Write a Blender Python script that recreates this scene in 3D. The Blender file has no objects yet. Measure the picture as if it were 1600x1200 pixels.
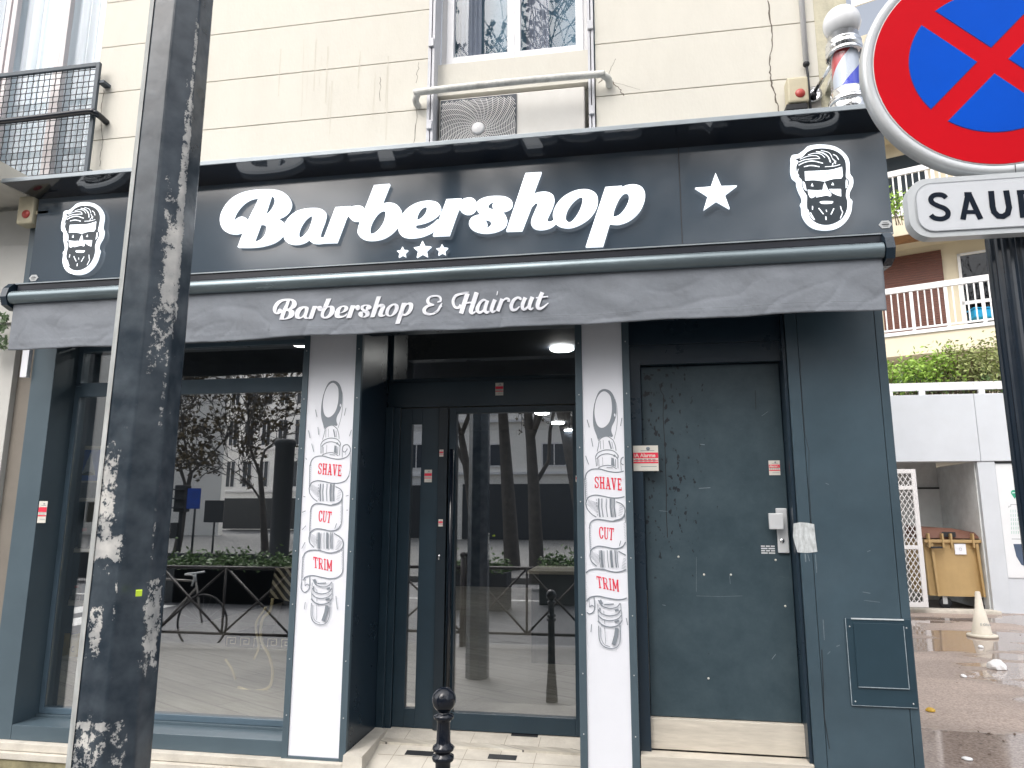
import bpy, bmesh, math, random
from mathutils import Vector, Matrix, noise
random.seed(7)
R=math.radians
sc=bpy.context.scene; COL=sc.collection
# ---------------------------------------------------------------- camera
F=1109.0; CAMP=Vector((0,0,1.55)); YAW,PITCH,ROLL=R(9.7),R(10.26),R(0.16)
fw=Vector((-math.sin(YAW)*math.cos(PITCH),math.cos(YAW)*math.cos(PITCH),math.sin(PITCH)))
rt0=fw.cross(Vector((0,0,1))).normalized(); up0=rt0.cross(fw)
RT=rt0*math.cos(ROLL)+up0*math.sin(ROLL); UP=-rt0*math.sin(ROLL)+up0*math.cos(ROLL)
cd=bpy.data.cameras.new('camera'); cam=bpy.data.objects.new('camera',cd); COL.objects.link(cam)
cd.sensor_width=36; cd.lens=F/1600*36; cd.clip_start=.05; cd.clip_end=1000
cam.matrix_world=Matrix((( RT.x,UP.x,-fw.x,CAMP.x),(RT.y,UP.y,-fw.y,CAMP.y),(RT.z,UP.z,-fw.z,CAMP.z),(0,0,0,1)))
sc.camera=cam
# ---------------------------------------------------------------- sky and sun
w=bpy.data.worlds.new('World'); sc.world=w; w.use_nodes=True
nt=w.node_tree; nt.nodes.clear()
sky=nt.nodes.new('ShaderNodeTexSky'); sky.sky_type='NISHITA'; sky.sun_disc=False
SUN_EL,SUN_AZ=R(50),R(205)
sky.sun_elevation=SUN_EL; sky.sun_rotation=SUN_AZ; sky.air_density=1; sky.dust_density=6; sky.ozone_density=.6
hs=nt.nodes.new('ShaderNodeHueSaturation'); hs.inputs['Saturation'].default_value=.38; hs.inputs['Value'].default_value=1.0
bg=nt.nodes.new('ShaderNodeBackground'); bg.inputs[1].default_value=.15
wo=nt.nodes.new('ShaderNodeOutputWorld')
nt.links.new(sky.outputs[0],hs.inputs['Color']); nt.links.new(hs.outputs[0],bg.inputs[0]); nt.links.new(bg.outputs[0],wo.inputs[0])
sd=bpy.data.lights.new('sun','SUN'); sd.energy=1.5; sd.angle=R(130); sd.color=(1,.97,.93)
so=bpy.data.objects.new('sun',sd); COL.objects.link(so)
sdir=Vector((math.sin(SUN_AZ)*math.cos(SUN_EL),math.cos(SUN_AZ)*math.cos(SUN_EL),math.sin(SUN_EL)))
so.rotation_euler=sdir.to_track_quat('Z','Y').to_euler(); so.location=(0,-5,20)
vs=sc.view_settings; vs.view_transform='Standard'; vs.look='None'; vs.exposure=0.9; vs.gamma=1
sc.render.engine='CYCLES'; cy=sc.cycles
cy.use_denoising=True; cy.max_bounces=8; cy.transparent_max_bounces=16; cy.glossy_bounces=5; cy.sample_clamp_indirect=4; cy.caustics_reflective=False; cy.caustics_refractive=False
# ---------------------------------------------------------------- pixel -> place
def ray(px,py): return fw*F+RT*(px-800)-UP*(py-600)
def at(px,py,Y):
    d=ray(px,py); return CAMP+d*((Y-CAMP.y)/d.y)
def atz(px,py,z=0):
    d=ray(px,py); return CAMP+d*((z-CAMP.z)/d.z)
def atp(px,py,p,n):
    d=ray(px,py); n=Vector(n); return CAMP+d*((Vector(p)-CAMP).dot(n)/d.dot(n))
def rf(px,py,Ym,m=8.4):
    p=at(px,py,Ym); return Vector((p.x,m-Ym,p.z))
# ---------------------------------------------------------------- materials
MT={}
def mat(name,col,rough=.5,metal=0,var=.12,vs=6,bump=0,bs=40,emit=None,es=1,spec=.5,specks=0,spcol=(.6,.62,.62),coat=0,stretch=None,dirt=0,dirtcol=(.1,.08,.05)):
    if name in MT: return MT[name]
    m=bpy.data.materials.new(name); m.use_nodes=True; t=m.node_tree; N=t.nodes; L=t.links
    b=N['Principled BSDF']; b.inputs['Roughness'].default_value=rough; b.inputs['Metallic'].default_value=metal
    b.inputs['Specular IOR Level'].default_value=spec; b.inputs['Coat Weight'].default_value=coat; b.inputs['Coat Roughness'].default_value=.08
    tc=N.new('ShaderNodeTexCoord'); src=tc.outputs['Object']
    if stretch:
        mp=N.new('ShaderNodeMapping'); mp.inputs['Scale'].default_value=stretch; L.new(src,mp.inputs[0]); src=mp.outputs[0]
    cur=None
    if var:
        n=N.new('ShaderNodeTexNoise'); n.inputs['Scale'].default_value=vs; n.inputs['Detail'].default_value=6; n.inputs['Roughness'].default_value=.65; L.new(src,n.inputs[0])
        r=N.new('ShaderNodeValToRGB'); r.color_ramp.elements[0].position=.3; r.color_ramp.elements[1].position=.72
        r.color_ramp.elements[0].color=(*[max(0,c*(1-var)) for c in col],1); r.color_ramp.elements[1].color=(*[min(1,c*(1+var)) for c in col],1)
        L.new(n.outputs[0],r.inputs[0]); cur=r.outputs[0]
        rr=N.new('ShaderNodeMapRange'); rr.inputs[3].default_value=max(0,rough*.8); rr.inputs[4].default_value=min(1,rough*1.25); L.new(n.outputs[0],rr.inputs[0]); L.new(rr.outputs[0],b.inputs['Roughness'])
    else: b.inputs['Base Color'].default_value=(*col,1)
    def mix(mask,c2):
        nonlocal cur
        x=N.new('ShaderNodeMix'); x.data_type='RGBA'; L.new(mask,x.inputs[0])
        if cur: L.new(cur,x.inputs[6])
        else: x.inputs[6].default_value=(*col,1)
        x.inputs[7].default_value=(*c2,1); cur=x.outputs[2]
    if dirt:
        n=N.new('ShaderNodeTexNoise'); n.inputs['Scale'].default_value=2.2; n.inputs['Detail'].default_value=10; n.inputs['Roughness'].default_value=.75; L.new(src,n.inputs[0])
        r=N.new('ShaderNodeMapRange'); r.inputs[1].default_value=.5; r.inputs[2].default_value=.8; r.inputs[3].default_value=0; r.inputs[4].default_value=dirt; L.new(n.outputs[0],r.inputs[0]); mix(r.outputs[0],dirtcol)
    if specks:
        v=N.new('ShaderNodeTexVoronoi'); v.inputs['Scale'].default_value=9; L.new(src,v.inputs[0])
        n=N.new('ShaderNodeTexNoise'); n.inputs['Scale'].default_value=38; n.inputs['Detail'].default_value=3; L.new(src,n.inputs[0])
        a=N.new('ShaderNodeMath'); a.operation='MULTIPLY_ADD'; a.inputs[1].default_value=.12; L.new(n.outputs[0],a.inputs[0]); L.new(v.outputs['Distance'],a.inputs[2])
        l=N.new('ShaderNodeMath'); l.operation='LESS_THAN'; l.inputs[1].default_value=.085*specks+.03; L.new(a.outputs[0],l.inputs[0]); mix(l.outputs[0],spcol)
    if cur: L.new(cur,b.inputs['Base Color'])
    if bump:
        n=N.new('ShaderNodeTexNoise'); n.inputs['Scale'].default_value=bs; n.inputs['Detail'].default_value=5; L.new(src,n.inputs[0])
        bp=N.new('ShaderNodeBump'); bp.inputs['Strength'].default_value=bump; bp.inputs['Distance'].default_value=.01; L.new(n.outputs[0],bp.inputs['Height']); L.new(bp.outputs[0],b.inputs['Normal'])
    if emit: b.inputs['Emission Color'].default_value=(*emit,1); b.inputs['Emission Strength'].default_value=es
    MT[name]=m; return m
def glass(name,tint=(.8,.86,.86),base=.2,rough=0.0):
    if name in MT: return MT[name]
    m=bpy.data.materials.new(name); m.use_nodes=True; t=m.node_tree; N=t.nodes; L=t.links; N.remove(N['Principled BSDF'])
    lw=N.new('ShaderNodeLayerWeight'); lw.inputs[0].default_value=.5; fr=N.new('ShaderNodeMath'); fr.operation='POWER'; fr.inputs[1].default_value=4.5; L.new(lw.outputs['Facing'],fr.inputs[0])
    ad=N.new('ShaderNodeMath'); ad.operation='ADD'; ad.inputs[1].default_value=base; ad.use_clamp=True; L.new(fr.outputs[0],ad.inputs[0])
    tr=N.new('ShaderNodeBsdfTransparent'); tr.inputs[0].default_value=(*tint,1)
    gl=N.new('ShaderNodeBsdfGlossy'); gl.inputs['Roughness'].default_value=rough; gl.inputs[0].default_value=(.95,.97,1,1)
    mx=N.new('ShaderNodeMixShader'); L.new(ad.outputs[0],mx.inputs[0]); L.new(tr.outputs[0],mx.inputs[1]); L.new(gl.outputs[0],mx.inputs[2]); L.new(mx.outputs[0],N['Material Output'].inputs[0])
    MT[name]=m; return m
def ramp_mat(name,build):
    m=bpy.data.materials.new(name); m.use_nodes=True; build(m.node_tree,m.node_tree.nodes,m.node_tree.links,m.node_tree.nodes['Principled BSDF']); MT[name]=m; return m
PAINT=mat('dark_paint',(.050,.082,.106),.34,var=.16,vs=3,bump=.06,bs=14,specks=.12,spcol=(.3,.34,.36),dirt=.35,dirtcol=(.075,.10,.12))
PAINTC=mat('shaded_dark_paint',(.014,.028,.044),.28,var=.08,vs=3)  # colour lowered to carry the shade on header, columns and recess
FRAME=mat('door_frame_paint',(.016,.034,.050),.32,var=.12,vs=5,specks=.1)  # entrance frame colour, also darkened for the shade of the recess
ALU=mat('anodised_grey',(.085,.13,.17),.38,var=.1,vs=4,specks=.15)
SIGNF=mat('sign_face',(.042,.062,.085),.10,var=.06,vs=2,spec=.9)
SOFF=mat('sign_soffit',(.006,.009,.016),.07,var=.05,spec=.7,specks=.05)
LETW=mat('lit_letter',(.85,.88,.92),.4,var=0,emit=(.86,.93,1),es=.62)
CREAM=mat('cream_render',(.66,.64,.575),.85,var=.05,vs=2.5,bump=.12,bs=60,dirt=.22,dirtcol=(.50,.46,.37),stretch=(1,1,.45))
CREAM2=mat('cream_wall_far',(.66,.59,.45),.85,var=.06,vs=1)
WHITE=mat('white_paint',(.72,.72,.73),.45,var=.05,vs=4,dirt=.12,dirtcol=(.5,.48,.42))
WHITEG=mat('white_garage',(.56,.60,.65),.6,var=.05,vs=1.5,dirt=.12,dirtcol=(.5,.5,.46))
PANELW=mat('panel_white',(.80,.82,.88),.35,var=.025,vs=2)
INK=mat('ink_grey',(.21,.24,.275),.6,var=.05)
RED=mat('print_red',(.75,.03,.07),.5,var=.08)
REDS=mat('sign_red',(.62,.003,.012),.5,var=.06,vs=3,specks=.1,spcol=(.8,.4,.4),spec=.08)
BLUES=mat('sign_blue',(.0,.085,.60),.5,var=.06,vs=3,specks=.1,spcol=(.5,.6,.8),spec=.08)
GALV=mat('grey_metal',(.50,.52,.53),.4,metal=.2,var=.1,vs=6)
CHROME=mat('chrome',(.80,.81,.83),.09,metal=1,var=.03)
BLACKM=mat('black_gloss',(.006,.009,.016),.12,var=.1,bump=.05,bs=12,specks=.1)
BLACK=mat('black_matt',(.012,.014,.018),.6,var=.1)
STONE=mat('pale_stone',(.56,.53,.47),.75,var=.14,vs=7,bump=.25,bs=50,dirt=.5,dirtcol=(.25,.22,.17))
TIMBER=mat('pale_timber_tile',(.55,.51,.44),.6,var=.16,vs=5,stretch=(1,1,9),bump=.1,dirt=.4,dirtcol=(.3,.27,.22))
GLASSW=glass('shop_glass',tint=(.97,.98,.98),base=.33)
GLASSU=glass('upper_glass',tint=(.95,.97,.98),base=.03)
# ---------------------------------------------------------------- geometry helpers
def tag(o,label=None,cat=None,group=None,kind=None):
    if label: o['label']=label
    if cat: o['category']=cat
    if group: o['group']=group
    if kind: o['kind']=kind
    return o
def empty(name,loc,label,cat,group=None):
    o=bpy.data.objects.new(name,None); COL.objects.link(o); o.location=loc; o.empty_display_size=.1
    return tag(o,label,cat,group)
def world_loc(p):
    v=Vector((0,0,0))
    while p: v+=p.location; p=p.parent
    return v
class MB:
    def __init__(s): s.v=[]; s.f=[]; s.smooth=[]
    def add(s,vs,fs,sm=False):
        o=len(s.v); s.v+= [Vector(v) for v in vs]; s.f+=[tuple(i+o for i in f) for f in fs]; s.smooth+=[sm]*len(fs); return s
    def box(s,x0,x1,y0,y1,z0,z1,bev=0):
        if x0>x1:x0,x1=x1,x0
        if y0>y1:y0,y1=y1,y0
        if z0>z1:z0,z1=z1,z0
        if bev:
            b=bmesh.new(); bmesh.ops.create_cube(b,size=1,matrix=Matrix.Translation(((x0+x1)/2,(y0+y1)/2,(z0+z1)/2))@Matrix.Diagonal((x1-x0,y1-y0,z1-z0,1)))
            bmesh.ops.bevel(b,geom=b.edges[:],offset=bev,segments=2,affect='EDGES',profile=.6); return s.frombm(b)
        return s.add([(x,y,z) for x in(x0,x1) for y in(y0,y1) for z in(z0,z1)],[(0,1,3,2),(4,6,7,5),(0,4,5,1),(2,3,7,6),(0,2,6,4),(1,5,7,3)])
    def frombm(s,b,M=None):
        if M: bmesh.ops.transform(b,matrix=M,verts=b.verts)
        b.verts.index_update(); s.add([v.co.copy() for v in b.verts],[tuple(v.index for v in f.verts) for f in b.faces]); b.free(); return s
    def hexa(s,pts): # 8 points: bottom 4, top 4
        return s.add(pts,[(3,2,1,0),(4,5,6,7),(0,1,5,4),(1,2,6,5),(2,3,7,6),(3,0,4,7)])
    def quadY(s,pts,Y,t=.004): # polygon in X,Z given thickness towards +Y
        n=len(pts); vs=[(p[0],Y,p[1]) for p in pts]+[(p[0],Y+t,p[1]) for p in pts]
        return s.add(vs,[tuple(range(n)),tuple(range(2*n-1,n-1,-1))]+[(i,i+n,(i+1)%n+n,(i+1)%n) for i in range(n)])
    def tube(s,path,r,n=8,cap=True):
        path=[Vector(p) for p in path]; rs=r if isinstance(r,(list,tuple)) else [r]*len(path)
        o=len(s.v); prev=None
        for i,p in enumerate(path):
            d=(path[min(i+1,len(path)-1)]-path[max(i-1,0)])
            d=d.normalized() if d.length>1e-9 else Vector((0,0,1))
            if prev is None: a=d.orthogonal().normalized()
            else:
                a=prev-d*prev.dot(d); a=a.normalized() if a.length>1e-6 else d.orthogonal().normalized()
            prev=a; b=d.cross(a)
            for k in range(n):
                t=2*math.pi*k/n; s.v.append(p+(a*math.cos(t)+b*math.sin(t))*rs[i])
        for i in range(len(path)-1):
            for k in range(n):
                s.f.append((o+i*n+k,o+i*n+(k+1)%n,o+(i+1)*n+(k+1)%n,o+(i+1)*n+k)); s.smooth.append(True)
        if cap:
            s.f.append(tuple(o+k for k in range(n-1,-1,-1))); s.smooth.append(False)
            e=o+(len(path)-1)*n; s.f.append(tuple(e+k for k in range(n))); s.smooth.append(False)
        return s
    def lathe(s,prof,c,n=32,axis='Z'):
        c=Vector(c); o=len(s.v)
        for r,h in prof:
            for k in range(n):
                t=2*math.pi*k/n
                s.v.append(c+(Vector((r*math.cos(t),r*math.sin(t),h)) if axis=='Z' else Vector((r*math.cos(t),h,r*math.sin(t)))))
        for i in range(len(prof)-1):
            for k in range(n): s.f.append((o+i*n+k,o+i*n+(k+1)%n,o+(i+1)*n+(k+1)%n,o+(i+1)*n+k)); s.smooth.append(True)
        return s
    def sphere(s,c,r,u=24,v=14,sc_=(1,1,1)):
        b=bmesh.new(); bmesh.ops.create_uvsphere(b,u_segments=u,v_segments=v,radius=r,matrix=Matrix.Translation(c)@Matrix.Diagonal((*sc_,1)))
        n=len(s.f); s.frombm(b)
        for i in range(n,len(s.f)): s.smooth[i]=True
        return s
    def build(s,name,m,parent=None,fix=True):
        me=bpy.data.meshes.new(name); off=world_loc(parent) if parent else Vector((0,0,0))
        if not parent and s.v:
            off=Vector((sum(v.x for v in s.v)/len(s.v),sum(v.y for v in s.v)/len(s.v),min(v.z for v in s.v)))
        me.from_pydata([v-off for v in s.v],[],s.f)
        me.polygons.foreach_set('use_smooth',s.smooth)
        me.materials.append(m)
        if fix:
            b=bmesh.new(); b.from_mesh(me); bmesh.ops.recalc_face_normals(b,faces=b.faces); b.to_mesh(me); b.free()
        me.update()
        o=bpy.data.objects.new(name,me); COL.objects.link(o)
        if parent: o.parent=parent
        else: o.location=off
        return o
def parts(b,name,m,parent):
    par=list(range(len(b.v)))
    def fd(i):
        while par[i]!=i: par[i]=par[par[i]]; i=par[i]
        return i
    for f in b.f:
        for i in f[1:]: par[fd(i)]=fd(f[0])
    gr={}
    for f,sm in zip(b.f,b.smooth): gr.setdefault(fd(f[0]),[]).append((f,sm))
    for g_ in gr.values():
        ids=sorted({i for f,_ in g_ for i in f}); mp={i:k for k,i in enumerate(ids)}
        q=MB(); q.v=[b.v[i] for i in ids]; q.f=[tuple(mp[i] for i in f) for f,_ in g_]; q.smooth=[x for _,x in g_]; q.build(name,m,parent)
def bx(name,m,parent,*a,**k): return MB().box(*a,**k).build(name,m,parent)
def smoothloop(pts,n=7):
    out=[]; N=len(pts)
    for i in range(N):
        p0,p1,p2,p3=[pts[(i+j-1)%N] for j in range(4)]
        c1=len(p1)>2; c2=len(p2)>2
        P0,P1,P2,P3=[Vector(p[:2]) for p in (p0,p1,p2,p3)]
        t1=Vector((0,0)) if c1 else (P2-P0)*.5
        t2=Vector((0,0)) if c2 else (P3-P1)*.5
        if c1 and c2: out.append(P1); continue
        if c1: t1=(P2-P1)*.6
        if c2: t2=(P2-P1)*.6
        L=(P2-P1).length
        for t_ in (t1,t2):
            if t_.length>1.3*L: t_*=1.3*L/t_.length
        for k in range(n):
            t=k/n; h=t*t*t; q=t*t
            out.append(P1*(2*h-3*q+1)+t1*(h-2*q+t)+P2*(-2*h+3*q)+t2*(h-q))
    return out
def smoothopen(pts,n=6):
    out=[]; N=len(pts); V=[Vector(p) for p in pts]
    for i in range(N-1):
        P1,P2=V[i],V[i+1]; P0=V[i-1] if i else P1*2-P2; P3=V[i+2] if i+2<N else P2*2-P1
        t1=(P2-P0)*.5; t2=(P3-P1)*.5
        for k in range(n):
            t=k/n;h=t**3;q=t*t
            out.append(P1*(2*h-3*q+1)+t1*(h-2*q+t)+P2*(-2*h+3*q)+t2*(h-q))
    out.append(V[-1]); return out
def curve_mesh(loops,depth=.004):
    cu=bpy.data.curves.new('c','CURVE'); cu.dimensions='2D'; cu.fill_mode='BOTH'; cu.extrude=depth/2
    for lp in loops:
        sp=cu.splines.new('POLY'); sp.points.add(len(lp)-1); sp.use_cyclic_u=True
        for q,p in zip(sp.points,lp): q.co=(p[0],p[1],0,1)
    return conv(cu)
def conv(cu):
    o=bpy.data.objects.new('tmp',cu); COL.objects.link(o)
    dg=bpy.context.evaluated_depsgraph_get(); dg.update()
    me=bpy.data.meshes.new_from_object(o.evaluated_get(dg)); bpy.data.objects.remove(o); bpy.data.curves.remove(cu); return me
def place_flat(name,me,Y,m,parent,depth=.004,warp=None):
    off=world_loc(parent) if parent else Vector((0,0,0))
    for v in me.vertices:
        x,y,z=v.co; yy=Y-z
        if warp: yy+=warp(x,y)
        v.co=Vector((x,yy,y))-off
    me.materials.clear(); me.materials.append(m); me.name=name; me.update()
    for p in me.polygons: p.use_smooth=False
    o=bpy.data.objects.new(name,me); COL.objects.link(o)
    if parent: o.parent=parent
    return o
def shape(name,loops,Y,m,parent,depth=.004,warp=None): return place_flat(name,curve_mesh(loops,depth),Y,m,parent,depth,warp)
def text(name,s,X,Z,size,Y,m,parent,depth=.001,align='LEFT',bold=0,xs=1):
    cu=bpy.data.curves.new('t','FONT'); cu.body=s; cu.size=size; cu.extrude=depth/2; cu.align_x=align; cu.offset=bold
    me=conv(cu)
    for v in me.vertices: v.co=Vector((X+v.co.x*xs,Z+v.co.y,v.co.z))
    return place_flat(name,me,Y,m,parent)
def strokes(name,sts,Y,m,parent,t=.0008):
    """sts: (points in X,Z ; width). Each a flat ribbon, each a hair proud of the last"""
    if name in ('crack','paint_crack','scratch') and len(sts)>1:
        for q in sts: strokes(name,[q],Y,m,parent,t)
        return
    b=MB()
    for i,(pts,wd) in enumerate(sts):
        V=[Vector(p) for p in pts]; n=len(V); L=[];Rr=[]
        for j in range(n):
            d1=(V[j]-V[j-1]) if j else (V[1]-V[0]); d2=(V[j+1]-V[j]) if j<n-1 else d1
            if d1.length<1e-9: d1=d2
            if d2.length<1e-9: d2=d1
            a=Vector((-d1.y,d1.x)).normalized(); c=Vector((-d2.y,d2.x)).normalized(); q=a+c
            if q.length<.3: q=a
            q.normalize(); k=min(2,1/max(.4,q.dot(a))); ww=wd if not isinstance(wd,(list,tuple)) else wd[j]
            L.append(V[j]+q*ww/2*k); Rr.append(V[j]-q*ww/2*k)
        y=Y-t-i*4e-5
        vs=[(p.x,y,p.y) for p in L]+[(p.x,y,p.y) for p in Rr]
        b.add(vs,[(j,j+1,n+j+1,n+j) for j in range(n-1)])
    o=b.build(name,m,parent,fix=False); return o
# =================================================================== GROUND
def pav(t,N,L,b):
    tc=N.new('ShaderNodeTexCoord'); n=N.new('ShaderNodeTexNoise'); n.inputs['Scale'].default_value=60; n.inputs['Detail'].default_value=6; L.new(tc.outputs['Object'],n.inputs[0])
    n2=N.new('ShaderNodeTexNoise'); n2.inputs['Scale'].default_value=.8; n2.inputs['Detail'].default_value=5; L.new(tc.outputs['Object'],n2.inputs[0])
    r=N.new('ShaderNodeValToRGB'); r.color_ramp.elements[0].color=(.23,.18,.155,1); r.color_ramp.elements[1].color=(.50,.41,.365,1); r.color_ramp.elements[0].position=.3; r.color_ramp.elements[1].position=.7; L.new(n.outputs[0],r.inputs[0])
    mp=N.new('ShaderNodeMapping'); mp.inputs['Scale'].default_value=(.45,1.1,1); mp.inputs['Location'].default_value=(3.1,1.7,0); L.new(tc.outputs['Object'],mp.inputs[0])
    p=N.new('ShaderNodeTexNoise'); p.inputs['Scale'].default_value=.85; p.inputs['Detail'].default_value=4; p.inputs['Roughness'].default_value=.45; L.new(mp.outputs[0],p.inputs[0])
    pr=N.new('ShaderNodeMapRange'); pr.inputs[1].default_value=.515; pr.inputs[2].default_value=.54; L.new(p.outputs[0],pr.inputs[0])
    wet=N.new('ShaderNodeMapRange'); wet.inputs[1].default_value=.42; wet.inputs[2].default_value=.54; wet.inputs[3].default_value=1; wet.inputs[4].default_value=.72; L.new(p.outputs[0],wet.inputs[0])
    mx=N.new('ShaderNodeMix'); mx.data_type='RGBA'; mx.blend_type='MULTIPLY'; mx.inputs[0].default_value=1; L.new(r.outputs[0],mx.inputs[6]); L.new(wet.outputs[0],mx.inputs[7]); L.new(mx.outputs[2],b.inputs['Base Color'])
    rg=N.new('ShaderNodeMapRange'); rg.inputs[3].default_value=.55; rg.inputs[4].default_value=.02; L.new(pr.outputs[0],rg.inputs[0]); L.new(rg.outputs[0],b.inputs['Roughness'])
    sb=N.new('ShaderNodeMath'); sb.operation='MULTIPLY_ADD'; sb.inputs[1].default_value=-.28; sb.inputs[2].default_value=.3; L.new(pr.outputs[0],sb.inputs[0])
    bp=N.new('ShaderNodeBump'); bp.inputs['Distance'].default_value=.012; L.new(sb.outputs[0],bp.inputs['Strength']); L.new(n.outputs[0],bp.inputs['Height']); L.new(bp.outputs[0],b.inputs['Normal'])
    b.inputs['Specular IOR Level'].default_value=.8
COURT=ramp_mat('wet_red_asphalt',pav)
ASPH=mat('asphalt',(.075,.078,.085),.55,var=.25,vs=30,bump=.3,bs=80)
PAVE=mat('pavement_asphalt',(.19,.185,.175),.7,var=.2,vs=25,bump=.3,bs=70,dirt=.4,dirtcol=(.15,.14,.13))
def sheet(name,m,x0,x1,y0,y1,z,kind='structure'):
    o=MB().add([(x0,y0,z),(x1,y0,z),(x1,y1,z),(x0,y1,z)],[(0,1,2,3)]).build(name,m,fix=False); tag(o,kind=kind); return o
sheet('ground',ASPH,-300,300,-300,300,-.16)
tag(MB().box(-60,60,.3,4.3,-.16,0).build('pavement',PAVE),kind='structure')
tag(MB().box(1.42,60,4.3,60,-.14,0).build('courtyard',COURT),kind='structure')
tag(MB().box(-60,60,.16,.296,-.16,-.004,bev=.01).build('kerb',mat('kerb_granite',(.20,.20,.20),.7,var=.2,vs=20)),kind='structure')
b=MB()
for (x0,x1,y0,y1) in ((-2.5,-2.05,-.62,-.45),(-60,60,-5.4,-5.25),(-9,-8.4,-1,-4),(-10,-9.4,-1,-4)): b.add([(x0,y0,-.156),(x1,y0,-.156),(x1,y1,-.156),(x0,y1,-.156)],[(0,1,2,3)])
tag(b.build('crossing_markings',mat('road_white',(.7,.7,.68),.6,var=.15,vs=20),fix=False),kind='structure')
tag(MB().box(-80,80,-40,-8.6,-.16,-.02).build('opposite_pavement',mat('far_pavement',(.16,.16,.155),.8,var=.2,vs=3)),kind='structure')
# =================================================================== UPPER BUILDING (cream)
WY=4.15; CORN=1.36
b0=empty('apartment_building',(-1,WY,0),'cream rendered apartment building above the barbershop, with scored horizontal courses','building')
WL=at(160,60,WY).x      # right edge of the left french window
O0,O1=-1.288,-.172      # window opening
zj=[3.0,3.45,3.81,4.182,4.552,4.925,5.30,5.67,6.05,6.42,6.8,7.2,7.6]
b=MB(); g=.006
def course(x0,x1,zs,sh=0):
    for i in range(len(zs)-1): b.box(x0,x1,WY,WY+.2,zs[i]+sh+g/2,zs[i+1]+sh-g/2,bev=.0025)
course(WL,O0,zj); course(O1,CORN-.19,zj,-.028)
b.build('wall',CREAM,b0)
b=MB(); b.box(WL,O0,WY+.012,WY+.19,3,7.6); b.box(O1,CORN-.19,WY+.012,WY+.19,3,7.5)
b.build('joint_backing',mat('joint_mortar',(.30,.27,.22),.9),b0)
bx('corner_pier',mat('mossy_render',(.55,.52,.40),.9,var=.2,vs=9,bump=.3,dirt=.8,dirtcol=(.24,.25,.12)),b0,CORN-.19,CORN,WY-.001,WY+.5,3,7.6)
bx('return_wall',CREAM,b0,CORN-.2,CORN-.003,WY+.5,12,2.9,7.6)
bx('upper_wall',CREAM,b0,-12,CORN-.004,WY,WY+.3,7.6,14)
bx('wall_behind',CREAM,b0,O0-.02,O1+.02,WY+.30,WY+.4,3,4.50)
bx('wall_left',CREAM,b0,-12,-5.1,WY,WY+.3,3,7.6)
# cracks in the render
def crack(pts,wd=.004):
    P=[]
    for i in range(len(pts)-1):
        a=at(*pts[i],WY); c=at(*pts[i+1],WY); n=7
        for k in range(n): 
            q=a.lerp(c,k/n); P.append((q.x+random.uniform(-1,1)*.006,q.z+random.uniform(-1,1)*.004))
    q=at(*pts[-1],WY); P.append((q.x,q.z)); return (P,[wd*random.uniform(.5,1.2) for _ in P])
strokes('crack',[crack([(1200,0),(1207,48),(1203,100),(1205,130),(1214,160),(1217,182)],.009),
    crack([(649,148),(651,190),(647,235)],.004),crack([(655,98),(650,130)],.003),crack([(950,118),(968,140),(975,150)],.005),crack([(945,122),(935,130)],.005),crack([(952,115),(962,92)],.003),
    crack([(163,140),(157,180),(160,220),(156,260)],.005),crack([(595,120),(594,158)],.003),
    crack([(955,128),(1000,140)],.002)],WY,mat('crack_dark',(.13,.11,.09),.9),b0)
# rain streaks: thin wandering stains of their own
stn=[]
for i in range(12):
    x=random.uniform(430,610); y0=random.uniform(60,140); y1=y0+random.uniform(40,150)
    a=at(x,y0,WY); c=at(x-4,min(y1,235),WY); stn.append(([(a.x,a.z),((a.x+c.x)/2+random.uniform(-.003,.003),(a.z+c.z)/2),(c.x,c.z)],random.uniform(.002,.010)))
strokes('rain_stain',stn,WY,mat('stain',(.615,.59,.515),.9,var=.1),b0)
# central window
f=MB(); zb=at(770,104,4.3).z
def rect_frame(f,x0,x1,z0,z1,y0,y1,t,bev=.003):
    f.box(x0,x0+t,y0,y1,z0,z1,bev=bev); f.box(x1-t,x1,y0,y1,z0,z1,bev=bev); f.box(x0+t,x1-t,y0,y1,z0,z0+t,bev=bev); f.box(x0+t,x1-t,y0,y1,z1-t,z1,bev=bev)
wn=MB(); rect_frame(wn,-1.24,-.215,zb,6.3,4.30,4.37,.045)
W=wn.build('window',WHITE,b0)
s=MB(); xm=at(802,50,4.3).x
rect_frame(s,-1.20,xm+.012,zb+.04,6.26,4.285,4.335,.05); rect_frame(s,xm-.0,-.255,zb+.04,6.26,4.29,4.34,.05); s.build('sash',mat('upvc',(.78,.79,.82),.3,var=.03),W)
MB().box(-1.16,-.29,4.31,4.316,zb+.07,6.2).build('pane',GLASSU,W)
cur=MB()
for (x0,x1) in ((-1.15,-.98),(-.80,-.70),(-.66,-.50)):
    n=24; V=[]
    for i in range(n+1):
        x=x0+(x1-x0)*i/n; V+= [(x,4.42+.012*math.sin(i*1.3),zb),(x,4.42+.012*math.sin(i*1.3),6.3)]
    cur.add(V,[(2*i,2*i+1,2*i+3,2*i+2) for i in range(n)],True)
cur.build('curtain',mat('pale_curtain',(.24,.26,.32),.8),b0,fix=False)
bx('room_back',mat('room_blue',(.16,.27,.36),.9),b0,-1.28,-.18,4.56,4.6,3.2,6.6)
bx('sill_apron',CREAM,b0,O0+.03,O1-.05,4.22,4.30,at(770,142,4.22).z,zb-.004)
sh=MB()
for (x0,x1) in ((-1.283,-1.262),(-1.255,-1.238),(-.218,-.203),(-.197,-.18)): sh.box(x0,x1,4.13,4.28,3.55,6.4,bev=.002)
for x in (-1.26,-.199):
    for z in (4.02,4.62,5.3): sh.box(x-.018,x+.018,4.115,4.14,z,z+.06,bev=.003)
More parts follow.
